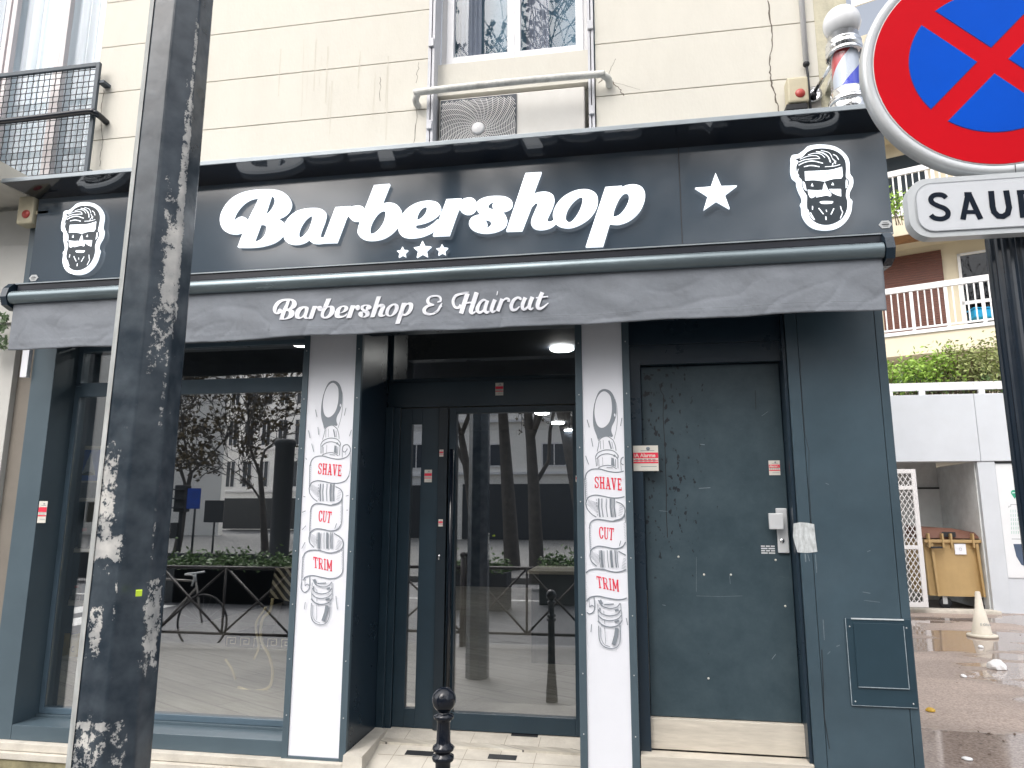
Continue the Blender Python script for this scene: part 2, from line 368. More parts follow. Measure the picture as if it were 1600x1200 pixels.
parts(sh,'folded_shutter',mat('shutter_grey',(.55,.56,.60),.45,var=.1,specks=.2,spcol=(.2,.2,.2)),b0)
gb=MB(); zz=4.255
p=[(-1.35,WY+.02,zz-.045),(-1.35,WY-.05,zz-.04),(-1.33,WY-.075,zz-.01),(-1.29,WY-.085,zz),(-.7,WY-.09,zz+.003),(-.17,WY-.085,zz),(-.12,WY-.075,zz-.005),(-.09,WY-.05,zz-.02),(-.088,WY+.02,zz-.03)]
gb.tube(smoothopen(p,5),.023,12); gb.build('guard_bar',mat('peeling_white',(.66,.66,.63),.6,var=.2,vs=14,bump=.4,bs=30,dirt=.9,dirtcol=(.22,.20,.19)),b0)
# left french window
LX0=-5.1
fw_=MB()
xe=at(150,60,4.25).x
rect_frame(fw_,LX0,WL-.005,3.2,6.5,4.24,4.30,.05)
Wf=fw_.build('french_window',mat('pinkish_white',(.66,.62,.63),.5,var=.06),b0)
s=MB()
for px in (12,98,105,22):
    x=at(px,60,4.25).x
    s.box(x-.02,x+.02,4.22,4.262,3.25,6.45,bev=.004)
s.build('sash',mat('pinkish_white',(1,1,1)),Wf)
MB().box(LX0+.04,WL-.05,4.27,4.276,3.25,6.45).build('pane',glass('curtain_glass',tint=(.97,.98,.99),base=.03),Wf)
cur=MB(); n=150; V=[]
for i in range(n+1):
    x=LX0+(WL-LX0)*i/n; y=4.36+.022*math.sin(i*.75)+.012*math.sin(i*.31); V+=[(x,y,3.2),(x+.02*math.sin(i),y,6.5)]
cur.add(V,[(2*i,2*i+1,2*i+3,2*i+2) for i in range(n)],True); cur.build('net_curtain',mat('net_curtain',(.80,.86,.90),.9,var=.12,vs=3,stretch=(6,1,.3)),b0,fix=False)
# ---- balcony guard of the french window
RY=4.08
rl=empty('balcony_railing',(-4,RY,3.5),'dark metal window railing filled with crimped square wire mesh','railing')
pa=at(158,98,RY); pb=at(136,270,RY); X1=pa.x; zt=pa.z; zl=at(60,272,RY).z-.06
f=MB(); rect_frame(f,-5.2,X1,zl,zt,RY-.012,RY+.012,.03); f.build('frame',mat('railing_paint',(.055,.075,.095),.5),rl)
ms=[]
sp=.047
x=-5.17
i=0
f=MB()
while x<X1-.03:
    zs=[zl+.03+k*sp/2 for k in range(int((zt-zl-.06)/(sp/2))+2)]
    f.tube([(x+(.0012 if k%2 else -.0012),RY+(.002 if (k//2+i)%2 else -.002),min(z,zt-.02)) for k,z in enumerate(zs)],.003,4,False); x+=sp; i+=1
z=zl+.05; i=0
while z<zt-.03:
    f.tube([(xx,RY+(.003 if i%2 else -.003),z) for xx in (-5.18,X1-.02)],.0028,4,False); z+=sp; i+=1
f.build('wire_mesh',BLACK,rl)
zr=at(60,184,RY-.04).z
f=MB(); f.tube(smoothopen([(-5.3,RY-.04,zr),(-4.3,RY-.04,zr),(X1-.05,RY-.04,zr+.008),(X1+.02,RY-.035,zr),(X1+.04,RY+.0,zr-.01),(X1+.042,WY,zr-.02)],6),.022,12); f.build('rail_pipe',BLACKM,rl)
f=MB(); f.box(X1-.01,X1+.04,RY,WY,zt-.16,zt-.14); f.box(X1-.02,X1+.02,RY,WY,zl+.04,zl+.06); parts(f,'wall_fixing',mat('railing_paint',(1,1,1)),rl)
# =================================================================== AC unit
ac=empty('air_conditioner',(-.75,4.2,3.75),'grey air conditioning outdoor unit with spiral fan grille below the upper window','air conditioner')
A0=at(686,180,4.2).x; A1=at(913,150,4.2).x; AZ=at(770,143,4.2).z
bx('casing',mat('ac_casing',(.62,.61,.58),.5,var=.05,dirt=.2,dirtcol=(.45,.42,.36)),ac,A0,A1,4.21,4.29,3.72,AZ-.02,bev=.006)
cc=at(747,201,4.2); gw=at(808,180,4.2).x-.004
f=MB(); f.box(A0+.008,gw,4.203,4.209,3.75,AZ-.03); f.build('fan_opening',mat('ac_dark',(.05,.06,.075),.6),ac)
def clipin(x,z): return A0+.012<x<gw-.006 and 3.76<z<AZ-.04
sts=[]
def addclip(pts,wd):
    cur=[]
    for p in pts:
        if clipin(*p): cur.append(p)
        else:
            if len(cur)>1: sts.append((cur,wd))
            cur=[]
    if len(cur)>1: sts.append((cur,wd))
for k in range(1,33):
    r=.045+k*.0112; addclip([(cc.x+r*math.cos(t*.09),cc.z+r*math.sin(t*.09)) for t in range(71)],.0042)
for k in range(30):
    a=k*2*math.pi/30; addclip([(cc.x+r*math.cos(a+r*3.2),cc.z+r*math.sin(a+r*3.2)) for r in [.04+j*.012 for j in range(34)]],.0042)
strokes('fan_grille',sts,4.2,mat('ac_wire',(.60,.60,.60),.4),ac)
MB().lathe([(.001,-.012),(.035,-.012),(.042,-.006),(.043,.004)],(cc.x,4.198,cc.z),24,'Y').build('hub_cap',mat('hub_white',(.75,.75,.76),.4),ac)
# =================================================================== alarm boxes, conduit
def alarm(px0,px1,py0,py1,Y,label,flip=1):
    a=at(px0,py1,Y); c=at(px1,py0,Y); e=empty('alarm_box',((a.x+c.x)/2,Y,a.z),label,'alarm box')
    bx('casing',mat('aged_plastic',(.55,.50,.36),.5,var=.1,dirt=.4,dirtcol=(.35,.3,.2)),e,a.x,c.x,Y,Y+.09,a.z,c.z,bev=.012)
    r=(c.x-a.x)*.24; MB().lathe([(.001,-.006),(r*.9,-.006),(r,0),(r,.004)],((a.x+c.x)/2+.01,Y,a.z+(c.z-a.z)*.33),20,'Y').build('lamp',mat('alarm_red',(.45,.06,.05),.35),e)
    return e,a,c
e,a,c=alarm(1232,1262,118,160,4.04,'cream alarm box with red lamp beside the barber pole')
f=MB(); f.box(a.x-.01,c.x-.01,4.05,4.13,a.z-.04,a.z-.004,bev=.004)
for k in range(4): f.tube([(a.x+.01+k*.025,4.06,a.z-.03),(a.x+.02+k*.03,4.05,a.z-.09-.02*(k%2))],.006,6)
f.build('bracket',BLACK,e)
e,a,c=alarm(24,55,305,350,3.83,'yellowed alarm box with red lamp at the left end of the sign')
f=MB(); p=at(66,326,3.8); f.box(c.x,p.x,3.85,3.87,p.z-.012,p.z+.012,bev=.003); f.lathe([(.006,-.006),(.017,-.006),(.017,.006),(.006,.006)],(p.x+.01,3.86,p.z),16,'Y'); f.build('bracket',mat('aged_plastic',(1,1,1)),e)
cn=MB(); p=at(1255,0,4.1); q=at(1261,97,4.1)
cn.tube([(p.x,4.12,6.4),(q.x,4.12,q.z)],.017,10); C_=cn.build('conduit_pipe',WHITE); tag(C_,'thin white conduit pipe running up the wall left of the barber pole','pipe')
f=MB(); r_=at(1266,150,4.1); f.tube([(q.x,4.12,q.z),(q.x+.004,4.12,q.z-.07),(r_.x,4.12,r_.z),(r_.x+.005,4.12,3.7)],.008,8); f.sphere((at(1273,147,4.1).x,4.11,at(1273,147,4.1).z),.018,10,8); f.sphere((q.x,4.12,q.z),.02,10,8); f.build('cable',BLACK,C_)
# =================================================================== SIGN BOX
SX0,SX1,SY=-3.865,1.392,3.85
sg=empty('shop_sign',((SX0+SX1)/2,SY,3.0),'long dark barbershop sign box with lit white script letters, stars and bearded faces','sign')
SZ0,SZ1=3.02,3.60
f=MB(); f.box(SX0,.30,SY,4.14,SZ0,SZ1); f.box(.302,SX1,SY,4.139,SZ0+.001,SZ1); f.build('face_panel',SIGNF,sg)
lipY,lz=3.69,3.60
f=MB()  # flared cap: soffit slopes out from the top of the face to the front lip
xl,xr=-4.0,1.335
f.hexa([(SX0-.002,SY+.01,SZ1-.002),(SX1+.005,SY+.01,SZ1-.002),(SX1+.005,4.14,SZ1-.002),(SX0-.002,4.14,SZ1-.002),
        (xl,lipY,SZ1+.05),(xr,lipY,SZ1+.05),(xr,4.14,SZ1+.07),(xl,4.14,SZ1+.07)])
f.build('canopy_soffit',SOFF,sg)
f=MB(); f.box(xl-.003,xr+.003,lipY-.004,lipY+.02,SZ1+.051,SZ1+.078,bev=.002); f.box(xl,xr,lipY+.021,4.13,SZ1+.074,SZ1+.08); f.build('canopy_lip',mat('lip_metal',(.30,.34,.37),.35,metal=.3,var=.1,specks=.2),sg)
bx('end_cap',PAINT,sg,SX0-.12,SX0-.004,3.93,4.13,2.9,3.6)
LY=SY-.022
def frame_map(ox,oy,s,Y):
    def g(p):
        q=at(ox+p[0]/s,oy+p[1]/s,Y); return (q.x,q.z)+((1,) if len(p)>2 else ())
    return g
def P_(L,off=0): return [((x+off,)+tuple(r)) for x,*r in L]
GL={}
GL['B']=[[(182,515,1),(226,395),(218,412),(190,427),(160,432),(120,425),(88,400),(72,350),(85,290),(130,225),(190,185),(260,164),(350,156),(430,162),(485,190),(512,240),(500,285),(468,318),(422,338,1),(458,355),(471,392),(458,440),(415,480),(345,505),(270,515)],
 [(150,397,1),(148,360),(165,305),(205,252),(255,218),(315,203,1),(298,245),(268,305),(245,352,1),(228,332),(202,327),(172,343),(156,370)],
 [(386,194,1),(406,206),(413,232),(402,265),(378,298),(343,327,1)],[(320,371,1),(350,377),(361,402),(350,440),(322,470),(277,488,1)]]
GL['a']=[[(465,430),(472,380),(500,332),(550,293),(615,276),(680,275),(718,290),(729,315),(720,355),(705,395),(692,435),(696,456),(724,455,1),(712,489,1),(680,493),(645,488),(622,466,1),(598,484),(555,497),(510,495),(478,475)],
 [(562,453),(557,430),(567,395),(592,352),(620,325),(638,316),(646,330),(642,360),(625,405),(600,440),(578,455)]]
GL['r']=[[(790,268,1),(884,262,1),(876,274,1),(905,261),(945,260),(970,277),(974,308),(958,338),(930,352),(895,349),(874,328),(868,310),(855,330),(840,370,1),(796,486,1),(706,489,1)]]
GL['b']=[[(1030,132,1),(1127,124,1),(1072,258,1),(1105,242),(1155,246),(1190,275),(1199,320),(1182,375),(1142,425),(1082,462),(1010,474),(957,463),(930,432),(932,395),(948,345)],
 [(1008,432),(1001,405),(1014,360),(1045,312),(1075,289),(1098,293),(1101,320),(1088,365),(1062,405),(1032,430)]]
GL['e']=[[(1182,400),(1190,345),(1228,285),(1288,245),(1355,229),(1413,235),(1440,262),(1436,300),(1400,335),(1345,362),(1284,376,1),(1290,398),(1315,405),(1352,398),(1390,375),(1424,345,1),(1420,385),(1392,418),(1330,447),(1260,458),(1210,450),(1187,428)],
 [(1290,351,1),(1297,312),(1320,275),(1346,262),(1358,278),(1346,312),(1318,340)]]
def F2(L): return P_(L,1400)
GL['r2']=[F2([(80,220,1),(172,215,1),(164,231,1),(198,213),(238,212),(262,233),(264,270),(244,301),(207,312),(173,298),(160,276),(148,295,1),(96,443,1),(-5,447,1)])]
GL['s']=[F2([(262,270),(270,235),(312,210),(370,200),(440,203),(480,224),(487,250),(474,276),(440,292),(412,290,1),(440,312),(454,348),(441,388),(402,414),(340,428),(280,424),(236,404),(219,375),(230,340),(262,320),(305,314,1),(278,300)]),
 F2([(384,229,1),(352,238),(335,258),(345,276),(373,284,1),(364,258)]),F2([(318,341,1),(345,350),(358,372),(342,393),(312,406,1),(330,375)])]
GL['h']=[F2([(450,418,1),(570,58,1),(669,52,1),(616,192,1),(650,178),(700,175),(738,193),(748,225),(736,270),(712,322),(703,348),(716,361),(742,352),(766,338,1),(755,370),(725,394),(675,407),(630,402),(606,378),(609,340),(630,290),(645,252),(632,239),(606,264,1),(548,415,1)])]
GL['o']=[F2([(740,315),(762,253),(812,200),(880,166),(950,159),(1000,180),(1018,218),(1008,272),(970,330),(910,373),(845,395),(785,388),(750,358)]),
 F2([(832,361),(817,335),(829,285),(864,235),(900,206),(921,205),(923,235),(906,288),(876,338),(852,361)])]
GL['p']=[F2([(1065,146,1),(1168,138,1),(1163,150,1),(1200,134),(1250,130),(1292,148),(1311,190),(1302,245),(1270,303),(1215,350),(1150,374),(1092,371,1),(1050,512,1),(943,516,1)]),
 F2([(1112,332,1),(1120,285),(1148,220),(1175,186),(1198,180),(1211,196),(1209,232),(1186,280),(1150,320)])]
gmap=frame_map(330,260,4,SY)
for i,k in enumerate(['B','a','r','b','e','r2','s','h','o','p']):
    loops=[smoothloop([gmap(p) for p in lp]) for lp in GL[k]]
    shape('letter',loops,LY-.0012*(i%2)-.0004*i,LETW,sg,depth=.02)
def star(c,r,rot=0,k=.40):
    return [(c[0]+(r if i%2==0 else r*k)*math.sin(rot+i*math.pi/5),c[1]+(r if i%2==0 else r*k)*math.cos(rot+i*math.pi/5)) for i in range(10)]
c=at(1118,305,SY); shape('star',[star((c.x,c.z),.118,.02)],LY,LETW,sg,.02)
for (px,py,r) in ((631,397,.036),(662,393,.056),(692.5,393.5,.037)):
    c=at(px,py,SY); shape('star',[star((c.x,c.z),r,0,.48)],LY,LETW,sg,.016)
# bearded face
fm=frame_map(1060,200,4,SY)
OUT=[(700,190),(740,180),(775,155),(805,130),(870,120),(950,128),(1000,150),(1040,188),(1058,230),(1062,300),(1080,330),(1080,375),(1060,420),(1060,452),(1075,470),(1074,500),(1065,550),(1035,600),(985,635),(920,648),(850,640),(800,610),(768,560),(762,510),(755,490),(766,472),(762,445),(745,410),(732,370),(730,348),(705,325),(695,285),(697,235)]
INN=[(722,212,1),(765,200),(795,170),(840,151),(900,147),(955,156),(1000,180),(1030,220),(1037,270),(1036,325),(1053,345),(1052,375),(1040,402),(1036,440),(1045,480),(1040,530),(1012,580),(960,612),(905,621),(850,606),(812,570),(796,520),(794,480),(794,440),(775,408),(762,372),(764,345),(745,322),(731,290),(729,255),(742,228)]
DET=[[(780,290,1),(850,287),(940,281),(1010,262,1),(1016,318,1),(1008,334,1),(955,338),(905,352),(895,352),(840,345),(783,347,1)],
 [(903,358,1),(916,385),(924,402),(944,432),(938,445),(915,440),(880,446),(850,452,1),(862,430),(888,408),(895,380)],
 [(798,404,1),(850,408),(884,405,1),(868,428),(826,455),(806,440)],
 [(932,400,1),(1004,400,1),(1006,446,1),(975,436),(946,420)],
 [(872,480),(890,475),(940,475),(956,477),(946,490),(888,491)],
 [(768,352,1),(780,362),(788,395),(792,412,1),(776,398),(768,375)],[(1035,343),(1045,352),(1044,380),(1034,396,1)],
 [(818,381,1),(826,362,1),(834,383,1)],[(944,375,1),(953,358,1),(961,376,1)]]
HS=[([(745,232),(780,218),(830,212),(875,210)],5),([(742,252),(780,234),(830,226),(893,240)],6),([(750,215),(800,196),(850,193),(872,205)],4),([(850,168),(890,175),(925,200),(940,235)],7),([(800,188),(840,178),(880,184),(905,205)],4),([(880,160),(930,175),(950,205)],4),([(955,185),(975,195),(990,218)],5),([(950,210),(965,225),(962,240)],5),([(955,240),(950,258)],5),([(972,225),(970,245)],5),
 ([(775,262),(820,254),(872,262)],6),([(905,262),(960,258),(1000,248)],4),([(740,275),(735,300),(745,318)],3),
 ([(828,505),(828,528)],6),([(866,518),(896,556)],6),([(912,528),(916,542)],5),([(960,520),(942,558)],6),([(1000,505),(1008,532),(1014,545),(1000,582)],5),([(797,525),(812,560),(836,588)],5),([(815,545),(842,592)],4),([(910,570),(912,592)],6),([(1038,350),(1046,375)],3)]
def face(dx,dz):
    mv=lambda g:(lambda p:(lambda q:(q[0]+dx,q[1]+dz)+tuple(q[2:]))(g(p)))
    g=mv(fm)
    L=bpy.data.objects
    o1=shape('face_logo',[smoothloop([g(p) for p in OUT])],LY,LETW,sg,.018)
    shape('face_silhouette',[smoothloop([g(p) for p in INN])],LY-.0115,mat('face_dark',(.022,.035,.048),.4),o1,.002)
    for lp in DET: shape('face_detail',[smoothloop([g(p) for p in lp])],LY-.014,LETW,o1,.002)
    sc_=(g((100,0))[0]-g((0,0))[0])/100
    strokes('hair_strokes',[([Vector(q) for q in smoothopen([g(p) for p in pts],5)],wd*sc_) for pts,wd in HS],LY-.0135,LETW,o1)
    strokes('brow_lines',[([Vector(q) for q in smoothopen([g(p) for p in pts],5)],3*sc_) for pts in ([(860,312),(900,306),(950,305)],[(880,325),(920,320),(960,322)],[(850,300),(900,297),(975,292)])],LY-.0165,mat('face_dark',(1,1,1)),o1)
face(0,0)
p=at(131,375,SY); q=at(1282,296,SY); face(p.x-q.x,p.z-q.z)
for (px,py) in ((1383,351),(53,434.5)):
    c=at(px,py,SY); r=.034
    o=shape('maker_badge',[[(c.x+r*math.cos(R(60*i)),c.z+r*.72*math.sin(R(60*i))) for i in range(6)]],SY-.002,GALV,sg,.003)
    strokes('badge_line',[([(c.x-.018,c.z),(c.x+.018,c.z)],.005),([(c.x-.012,c.z+.01),(c.x+.012,c.z+.01)],.002),([(c.x-.012,c.z-.01),(c.x+.012,c.z-.01)],.002)],SY-.0045,BLACK,o)
bx('panel_joint',BLACK,sg,.2985,.3035,SY-.0012,SY+.001,SZ0,SZ1-.01)
# =================================================================== AWNING
AY=3.70; AX0,AX1=-3.83,1.287
aw=empty('awning',((AX0+AX1)/2,AY,2.5),'rolled up awning with wrinkled grey scalloped valance printed with white script','awning')
bx('cassette',mat('cassette_dark',(.010,.013,.022),.3,var=.1),aw,AX0+.01,AX1+.05,3.73,4.1,2.922,2.962,bev=.004)
bx('cassette_edge',mat('lip_metal',(1,1,1)),aw,AX0,AX1+.06,3.722,3.84,2.963,2.970)
bx('cassette_arm_box',mat('cassette_dark',(1,1,1)),aw,AX0+.02,AX1,3.76,4.05,2.84,2.921)
f=MB(); n=24; prof=[]
for k in range(n): 
    a=2*math.pi*k/n; prof.append((AY+.012+.044*math.cos(a)*(.8),2.872+.042*math.sin(a)))
V=[(AX0,y,z) for y,z in prof]+[(AX1-.004,y,z) for y,z in prof]
f.add(V,[(i,(i+1)%n,(i+1)%n+n,i+n) for i in range(n)],True); f.add(V,[tuple(range(n)),tuple(range(2*n-1,n-1,-1))])
f.build('front_bar',mat('bar_metal',(.16,.20,.22),.25,metal=.55,var=.25,vs=3,stretch=(.6,4,4),specks=.2),aw,fix=False)
for x0,x1 in ((AX1+.002,AX1+.045),(AX0-.05,AX0-.006)):
    f=MB(); V=[]; pts=[(3.72,2.968),(3.95,2.968),(3.95,2.82),(3.75,2.80),(3.69,2.82),(3.67,2.87),(3.685,2.93)]
    f.add([(x0,y,z) for y,z in pts]+[(x1,y,z) for y,z in pts],[tuple(range(7)),tuple(range(13,6,-1))]+[(i,i+7,(i+1)%7+7,(i+1)%7) for i in range(7)]); f.build('end_bracket',PAINTC,aw)
def wr(x,z):
    u=(2.83-z)/.3
    a=noise.noise(Vector((x*2.1,z*2.5,1.3)))*.012+noise.noise(Vector((x*5.5+z*6,z*7-x*1.5,4.1)))*.007
    rdg=abs(noise.noise(Vector((x*3.3-z*5,z*5+x,9.2)))); a+=max(0,.08-rdg)*.035
    rdg=abs(noise.noise(Vector((x*6.3+z*7,z*6-x*2,2.2)))); a+=max(0,.05-rdg)*.03
    a+=.0022*math.sin(x*23)*u
    return a*min(1,u*3+.12)
f=MB(); nx,nz=640,26; V=[]
for i in range(nx+1):
    x=AX0+.012+(AX1-AX0-.02)*i/nx; bot=2.545+.010*noise.noise(Vector((x*.9,3,0)))+.003*math.sin(x*9)+(x+1.3)*.006
    for j in range(nz+1):
        z=2.838+(bot-2.838)*j/nz
        V.append((x,AY+.018+wr(x,z)-(.0015 if j in (22,) else 0),z))
f.add(V,[(i*(nz+1)+j,(i+1)*(nz+1)+j,(i+1)*(nz+1)+j+1,i*(nz+1)+j+1) for i in range(nx) for j in range(nz)],True)
VAL=f.build('valance',mat('awning_canvas',(.195,.215,.245),.75,var=.14,vs=5,bump=.25,bs=30,dirt=.45,dirtcol=(.14,.16,.185)),aw,fix=False)
md=VAL.modifiers.new('t','SOLIDIFY'); md.thickness=.002
seam=[]
xs=[AX0+.03+i*.02 for i in range(int((AX1-AX0-.06)/.02))]
b=MB()
for dz,wd in ((.045,.0016),(.052,.0012)):
    V=[]
    for x in xs:
        bot=2.545+.010*noise.noise(Vector((x*.9,3,0)))+.003*math.sin(x*9)+(x+1.3)*.006+dz
        for zz in (bot,bot+wd): V.append((x,AY+.0155+wr(x,zz),zz))
    b.add(V,[(2*i,2*i+2,2*i+3,2*i+1) for i in range(len(xs)-1)])
b.build('hem_seam',mat('seam',(.11,.125,.14),.8),aw,fix=False)
# script on the valance: frame A/B coordinates
vmap=frame_map(330,260,4,AY)
VW=mat('valance_print',(.80,.82,.88),.6,var=.03)
def vshape(loops): shape('valance_letter',loops,AY+.0125,VW,aw,.002,warp=wr)
# word 1: fit the sign script into the smaller word
allx=[gmap(p) for k in GL for lp in GL[k] for p in lp]
gx0=min(p[0] for p in allx); gx1=max(p[0] for p in allx)
zB=gmap((182,515))[1]; zt_=gmap((1978,52))[1]
A_=vmap((378,900)); B_=vmap((1262,880)); base1=vmap((430,955)); base2=vmap((1155,937)); top2=vmap((1062,820))
bsz=at(330+182/4,260+515/4,SY); bsz2=at(330+(548+1400)/4,260+415/4,SY)
gz=lambda x:bsz.z+(bsz2.z-bsz.z)*(x-bsz.x)/(bsz2.x-bsz.x)
s=(B_[0]-A_[0])/(gx1-gx0)
def erode(lp,amt):
    # thin the strokes a little: move each vertex along its normal
    n=len(lp); ar=sum(lp[i][0]*lp[(i+1)%n][1]-lp[(i+1)%n][0]*lp[i][1] for i in range(n)); out=[]
    for i in range(n):
        a=Vector(lp[i-1][:2]); c=Vector(lp[(i+1)%n][:2]); d=c-a
        if d.length<1e-9: out.append(Vector(lp[i][:2])); continue
        nn=Vector((d.y,-d.x)).normalized()*(1 if ar>0 else -1); out.append(Vector(lp[i][:2])-nn*amt)
    return out
for i,k in enumerate(['B','a','r','b','e','r2','s','h','o','p']):
    loops=[]
    for j,lp in enumerate(GL[k]):
        L0=[]
        for p in lp:
            q=gmap(p); nz_=base1[1]+(base2[1]-base1[1])*((q[0]-gx0)/(gx1-gx0))+(q[1]-gz(q[0]))*s*1.06
            L0.append(((q[0]-gx0)*s+A_[0],nz_)+tuple(q[2:]))
        lp2=smoothloop(L0,6); loops.append(erode(lp2,.0022 if j==0 else -.0022))
    me=curve_mesh(loops,.002)
    place_flat('valance_letter',me,AY+.0125-.0003*(i%2),VW,aw,warp=wr)
# '& Haircut' as brushed strokes of varying width (frame B coords, scale 4 from 680,260)
hm=frame_map(680,260,4,AY); hs_=(hm((100,0))[0]-hm((0,0))[0])/100
# '& Haircut': closed outlines built from variable-width centre lines
def brush(name,pts,ws,i):
    P=smoothopen(pts,7); n=len(pts)
    Wd=[ws[min(int(k/7),n-1)]+(ws[min(int(k/7)+1,n-1)]-ws[min(int(k/7),n-1)])*((k%7)/7) for k in range(len(P))]
    Lf=[];Rt=[]
    for k in range(len(P)):
        d=(P[min(k+1,len(P)-1)]-P[max(k-1,0)]); nn=Vector((-d.y,d.x)).normalized() if d.length>1e-6 else Vector((0,1))
        Lf.append(P[k]+nn*Wd[k]/2); Rt.append(P[k]-nn*Wd[k]/2)
    L=[(p.x,p.y,1) for p in Lf+Rt[::-1]]
    me=curve_mesh([[hm(p) for p in L]],.002); place_flat(name,me,AY+.0125-.00022*i,VW,aw,warp=wr)
HC=[ # ampersand, offset so that frame A x-1400 = B x
 ([(10,845),(30,835),(25,812),(0,805),(-35,812),(-50,835),(-40,855),(-10,862)],[6,14,14,10,12,20,18,8]),
 ([(-10,862),(-50,870),(-72,893),(-62,915),(-25,920),(10,900),(28,870),(38,848)],[8,16,22,20,12,14,14,6]),
 ([(38,866),(22,878)],[8,14]),
 # H
 ([(210,782),(170,790),(125,805),(108,840),(120,875),(145,880),(158,862)],[4,14,18,18,16,16,18]),([(200,790),(180,850),(160,918)],[28,28,28]),([(258,785),(238,845),(222,900),(232,915),(252,905)],[28,28,26,18,6]),([(165,858),(200,850),(245,846)],[10,10,10]),
 # a
 ([(320,838),(300,832),(278,850),(262,885),(268,908),(288,908),(308,885),(322,850)],[10,14,18,24,20,14,12,10]),([(326,835),(312,875),(310,900),(322,910),(338,902)],[20,22,22,18,6]),
 # i
 ([(372,830),(356,870),(350,895),(360,906),(376,898)],[24,24,22,16,6]),([(384,790),(389,791)],[26,26]),
 # r
 ([(418,826),(404,862),(388,902)],[24,24,24]),([(408,860),(428,832),(446,824),(458,832),(455,844)],[6,10,14,18,18]),
 # c
 ([(528,832),(530,822),(512,818),(488,836),(474,868),(480,892),(502,892),(526,872)],[16,16,14,20,24,20,14,6]),
 # u
 ([(562,816),(546,856),(544,880),(556,890),(578,872),(594,838)],[24,24,22,16,12,10]),([(606,812),(592,850),(586,876),(596,888),(612,880)],[24,24,22,16,6]),
 # t
 ([(668,782),(650,826),(638,866),(646,884),(668,880),(706,850)],[24,26,26,20,14,5]),([(628,818),(660,814),(704,808)],[8,10,8])]
for i,(pts,ws) in enumerate(HC): brush('valance_letter',pts,ws,i)
# =================================================================== SHOP FRONT
sf=empty('storefront',(-1.2,4.0,0),'dark blue grey painted barbershop front with display window, recessed entrance and side door','shop front')
XA=lambda px,py=800,Y=4.0: at(px,py,Y).x
ZA=lambda px,py,Y=4.0: at(px,py,Y).z
PX0=at(54,548,4).x; PXR=(XA(89,547)+XA(51,860))/2; C1a,C1b=(XA(468.8,733)+XA(437,1182))/2,(XA(541,1190)+XA(567,540))/2; print('C1',C1a,C1b,PX0,PXR); C2a,C2b=XA(900.5,700),XA(987,700)
bx('pilaster',mat('pilaster_paint',(.070,.103,.127),.4,var=.08,vs=3,specks=.08),sf,PX0,PXR,4.0,4.3,.20,2.95,bev=.003)
bx('header_beam',PAINTC,sf,PX0+.002,1.35,4.03,4.14,2.64,2.925)
bx('window_plinth',mat('pilaster_paint',(1,1,1)),sf,PXR+.002,C1a-.002,4.0,4.17,.20,.285,bev=.003)
bx('inner_plinth',mat('pilaster_paint',(1,1,1)),sf,PXR+.002,C1a-.002,4.171,4.26,.20,.30,bev=.003)
f=MB()
zt1,zt0=ZA(300,594,4.2),ZA(300,616,4.2)
rect_frame(f,PXR+.001,C1a-.004,.301,2.66,4.19,4.25,.035); f.box(PXR+.036,C1a-.04,4.185,4.25,zt0,zt1,bev=.003)
wf=f.build('display_window',ALU,sf)
bx('pane',GLASSW,wf,PXR+.037,C1a-.041,4.2,4.206,.336,zt0); bx('pane',GLASSW,wf,PXR+.037,C1a-.041,4.2,4.206,zt1,2.624)
f=MB()
for px,py in ((61,1128),(240,1137),(436,1148),(120,602)):
    c=at(px,py,4.17); f.sphere((c.x,4.172 if py>700 else 4.184,c.z),.016,12,8,(1.5,.6,.55))
parts(f,'drain_cap',ALU,sf)
bx('column',PAINTC,sf,C1a+.002,C1b-.001,4.02,4.86,.17,2.95); bx('column',PAINTC,sf,C2a+.002,C2b-.002,4.02,4.86,.17,2.95)
# entrance
DY=4.5; d=lambda px,py=850: at(px,py,DY).x; dz=lambda px,py: at(px,py,DY).z
zf=.232
f=MB(); f.box(C1b,C2a,DY-.02,DY+.05,2.234,2.402,bev=.002); f.build('transom',FRAME,sf)
tw=MB(); rect_frame(tw,C1b,C2a,2.404,2.99,DY-.01,DY+.04,.025); tw=tw.build('transom_window',FRAME,sf); bx('pane',GLASSW,tw,C1b+.026,C2a-.026,DY,DY+.006,2.43,2.965)
xs_=[d(607),d(622),d(640),d(656),d(684),d(700)]
f=MB(); f.box(C1b,xs_[1],DY-.035,DY+.03,zf,2.232,bev=.004); f.box(C1b+.0,xs_[1]-.04,DY-.06,DY-.036,zf,2.232,bev=.004)
f.build('door_jamb',FRAME,sf)
f=MB(); f.box(xs_[1]+.002,xs_[2],DY-.02,DY+.03,zf+.02,2.226,bev=.003); f.box(xs_[3],xs_[4],DY-.02,DY+.03,zf+.02,2.226,bev=.003); f.box(xs_[2],xs_[3],DY-.02,DY+.03,zf+.02,zf+.13,bev=.003); f.box(xs_[2],xs_[3],DY-.02,DY+.03,2.12,2.226,bev=.003)
sl=f.build('sidelight',FRAME,sf); bx('pane',GLASSW,sl,xs_[2],xs_[3],DY,DY+.006,zf+.13,2.12)
dl0,dl1=d(700),C2a-.002
f=MB(); f.box(xs_[4]+.002,dl0-.004,DY-.045,DY+.02,zf+.02,2.226,bev=.003); f.build('mullion',mat('mullion_dark',(.012,.02,.028),.3,specks=.2),sf)
f=MB(); g0,g1=d(714,850)-.01,d(897,850); gz0,gz1=.352,2.187
f.box(dl0,g0,DY-.025,DY+.03,zf+.022,2.226,bev=.003); f.box(g1,dl1,DY-.025,DY+.03,zf+.022,2.226,bev=.003); f.box(g0,g1,DY-.025,DY+.03,zf+.022,gz0,bev=.003); f.box(g0,g1,DY-.025,DY+.03,gz1,2.226,bev=.003)
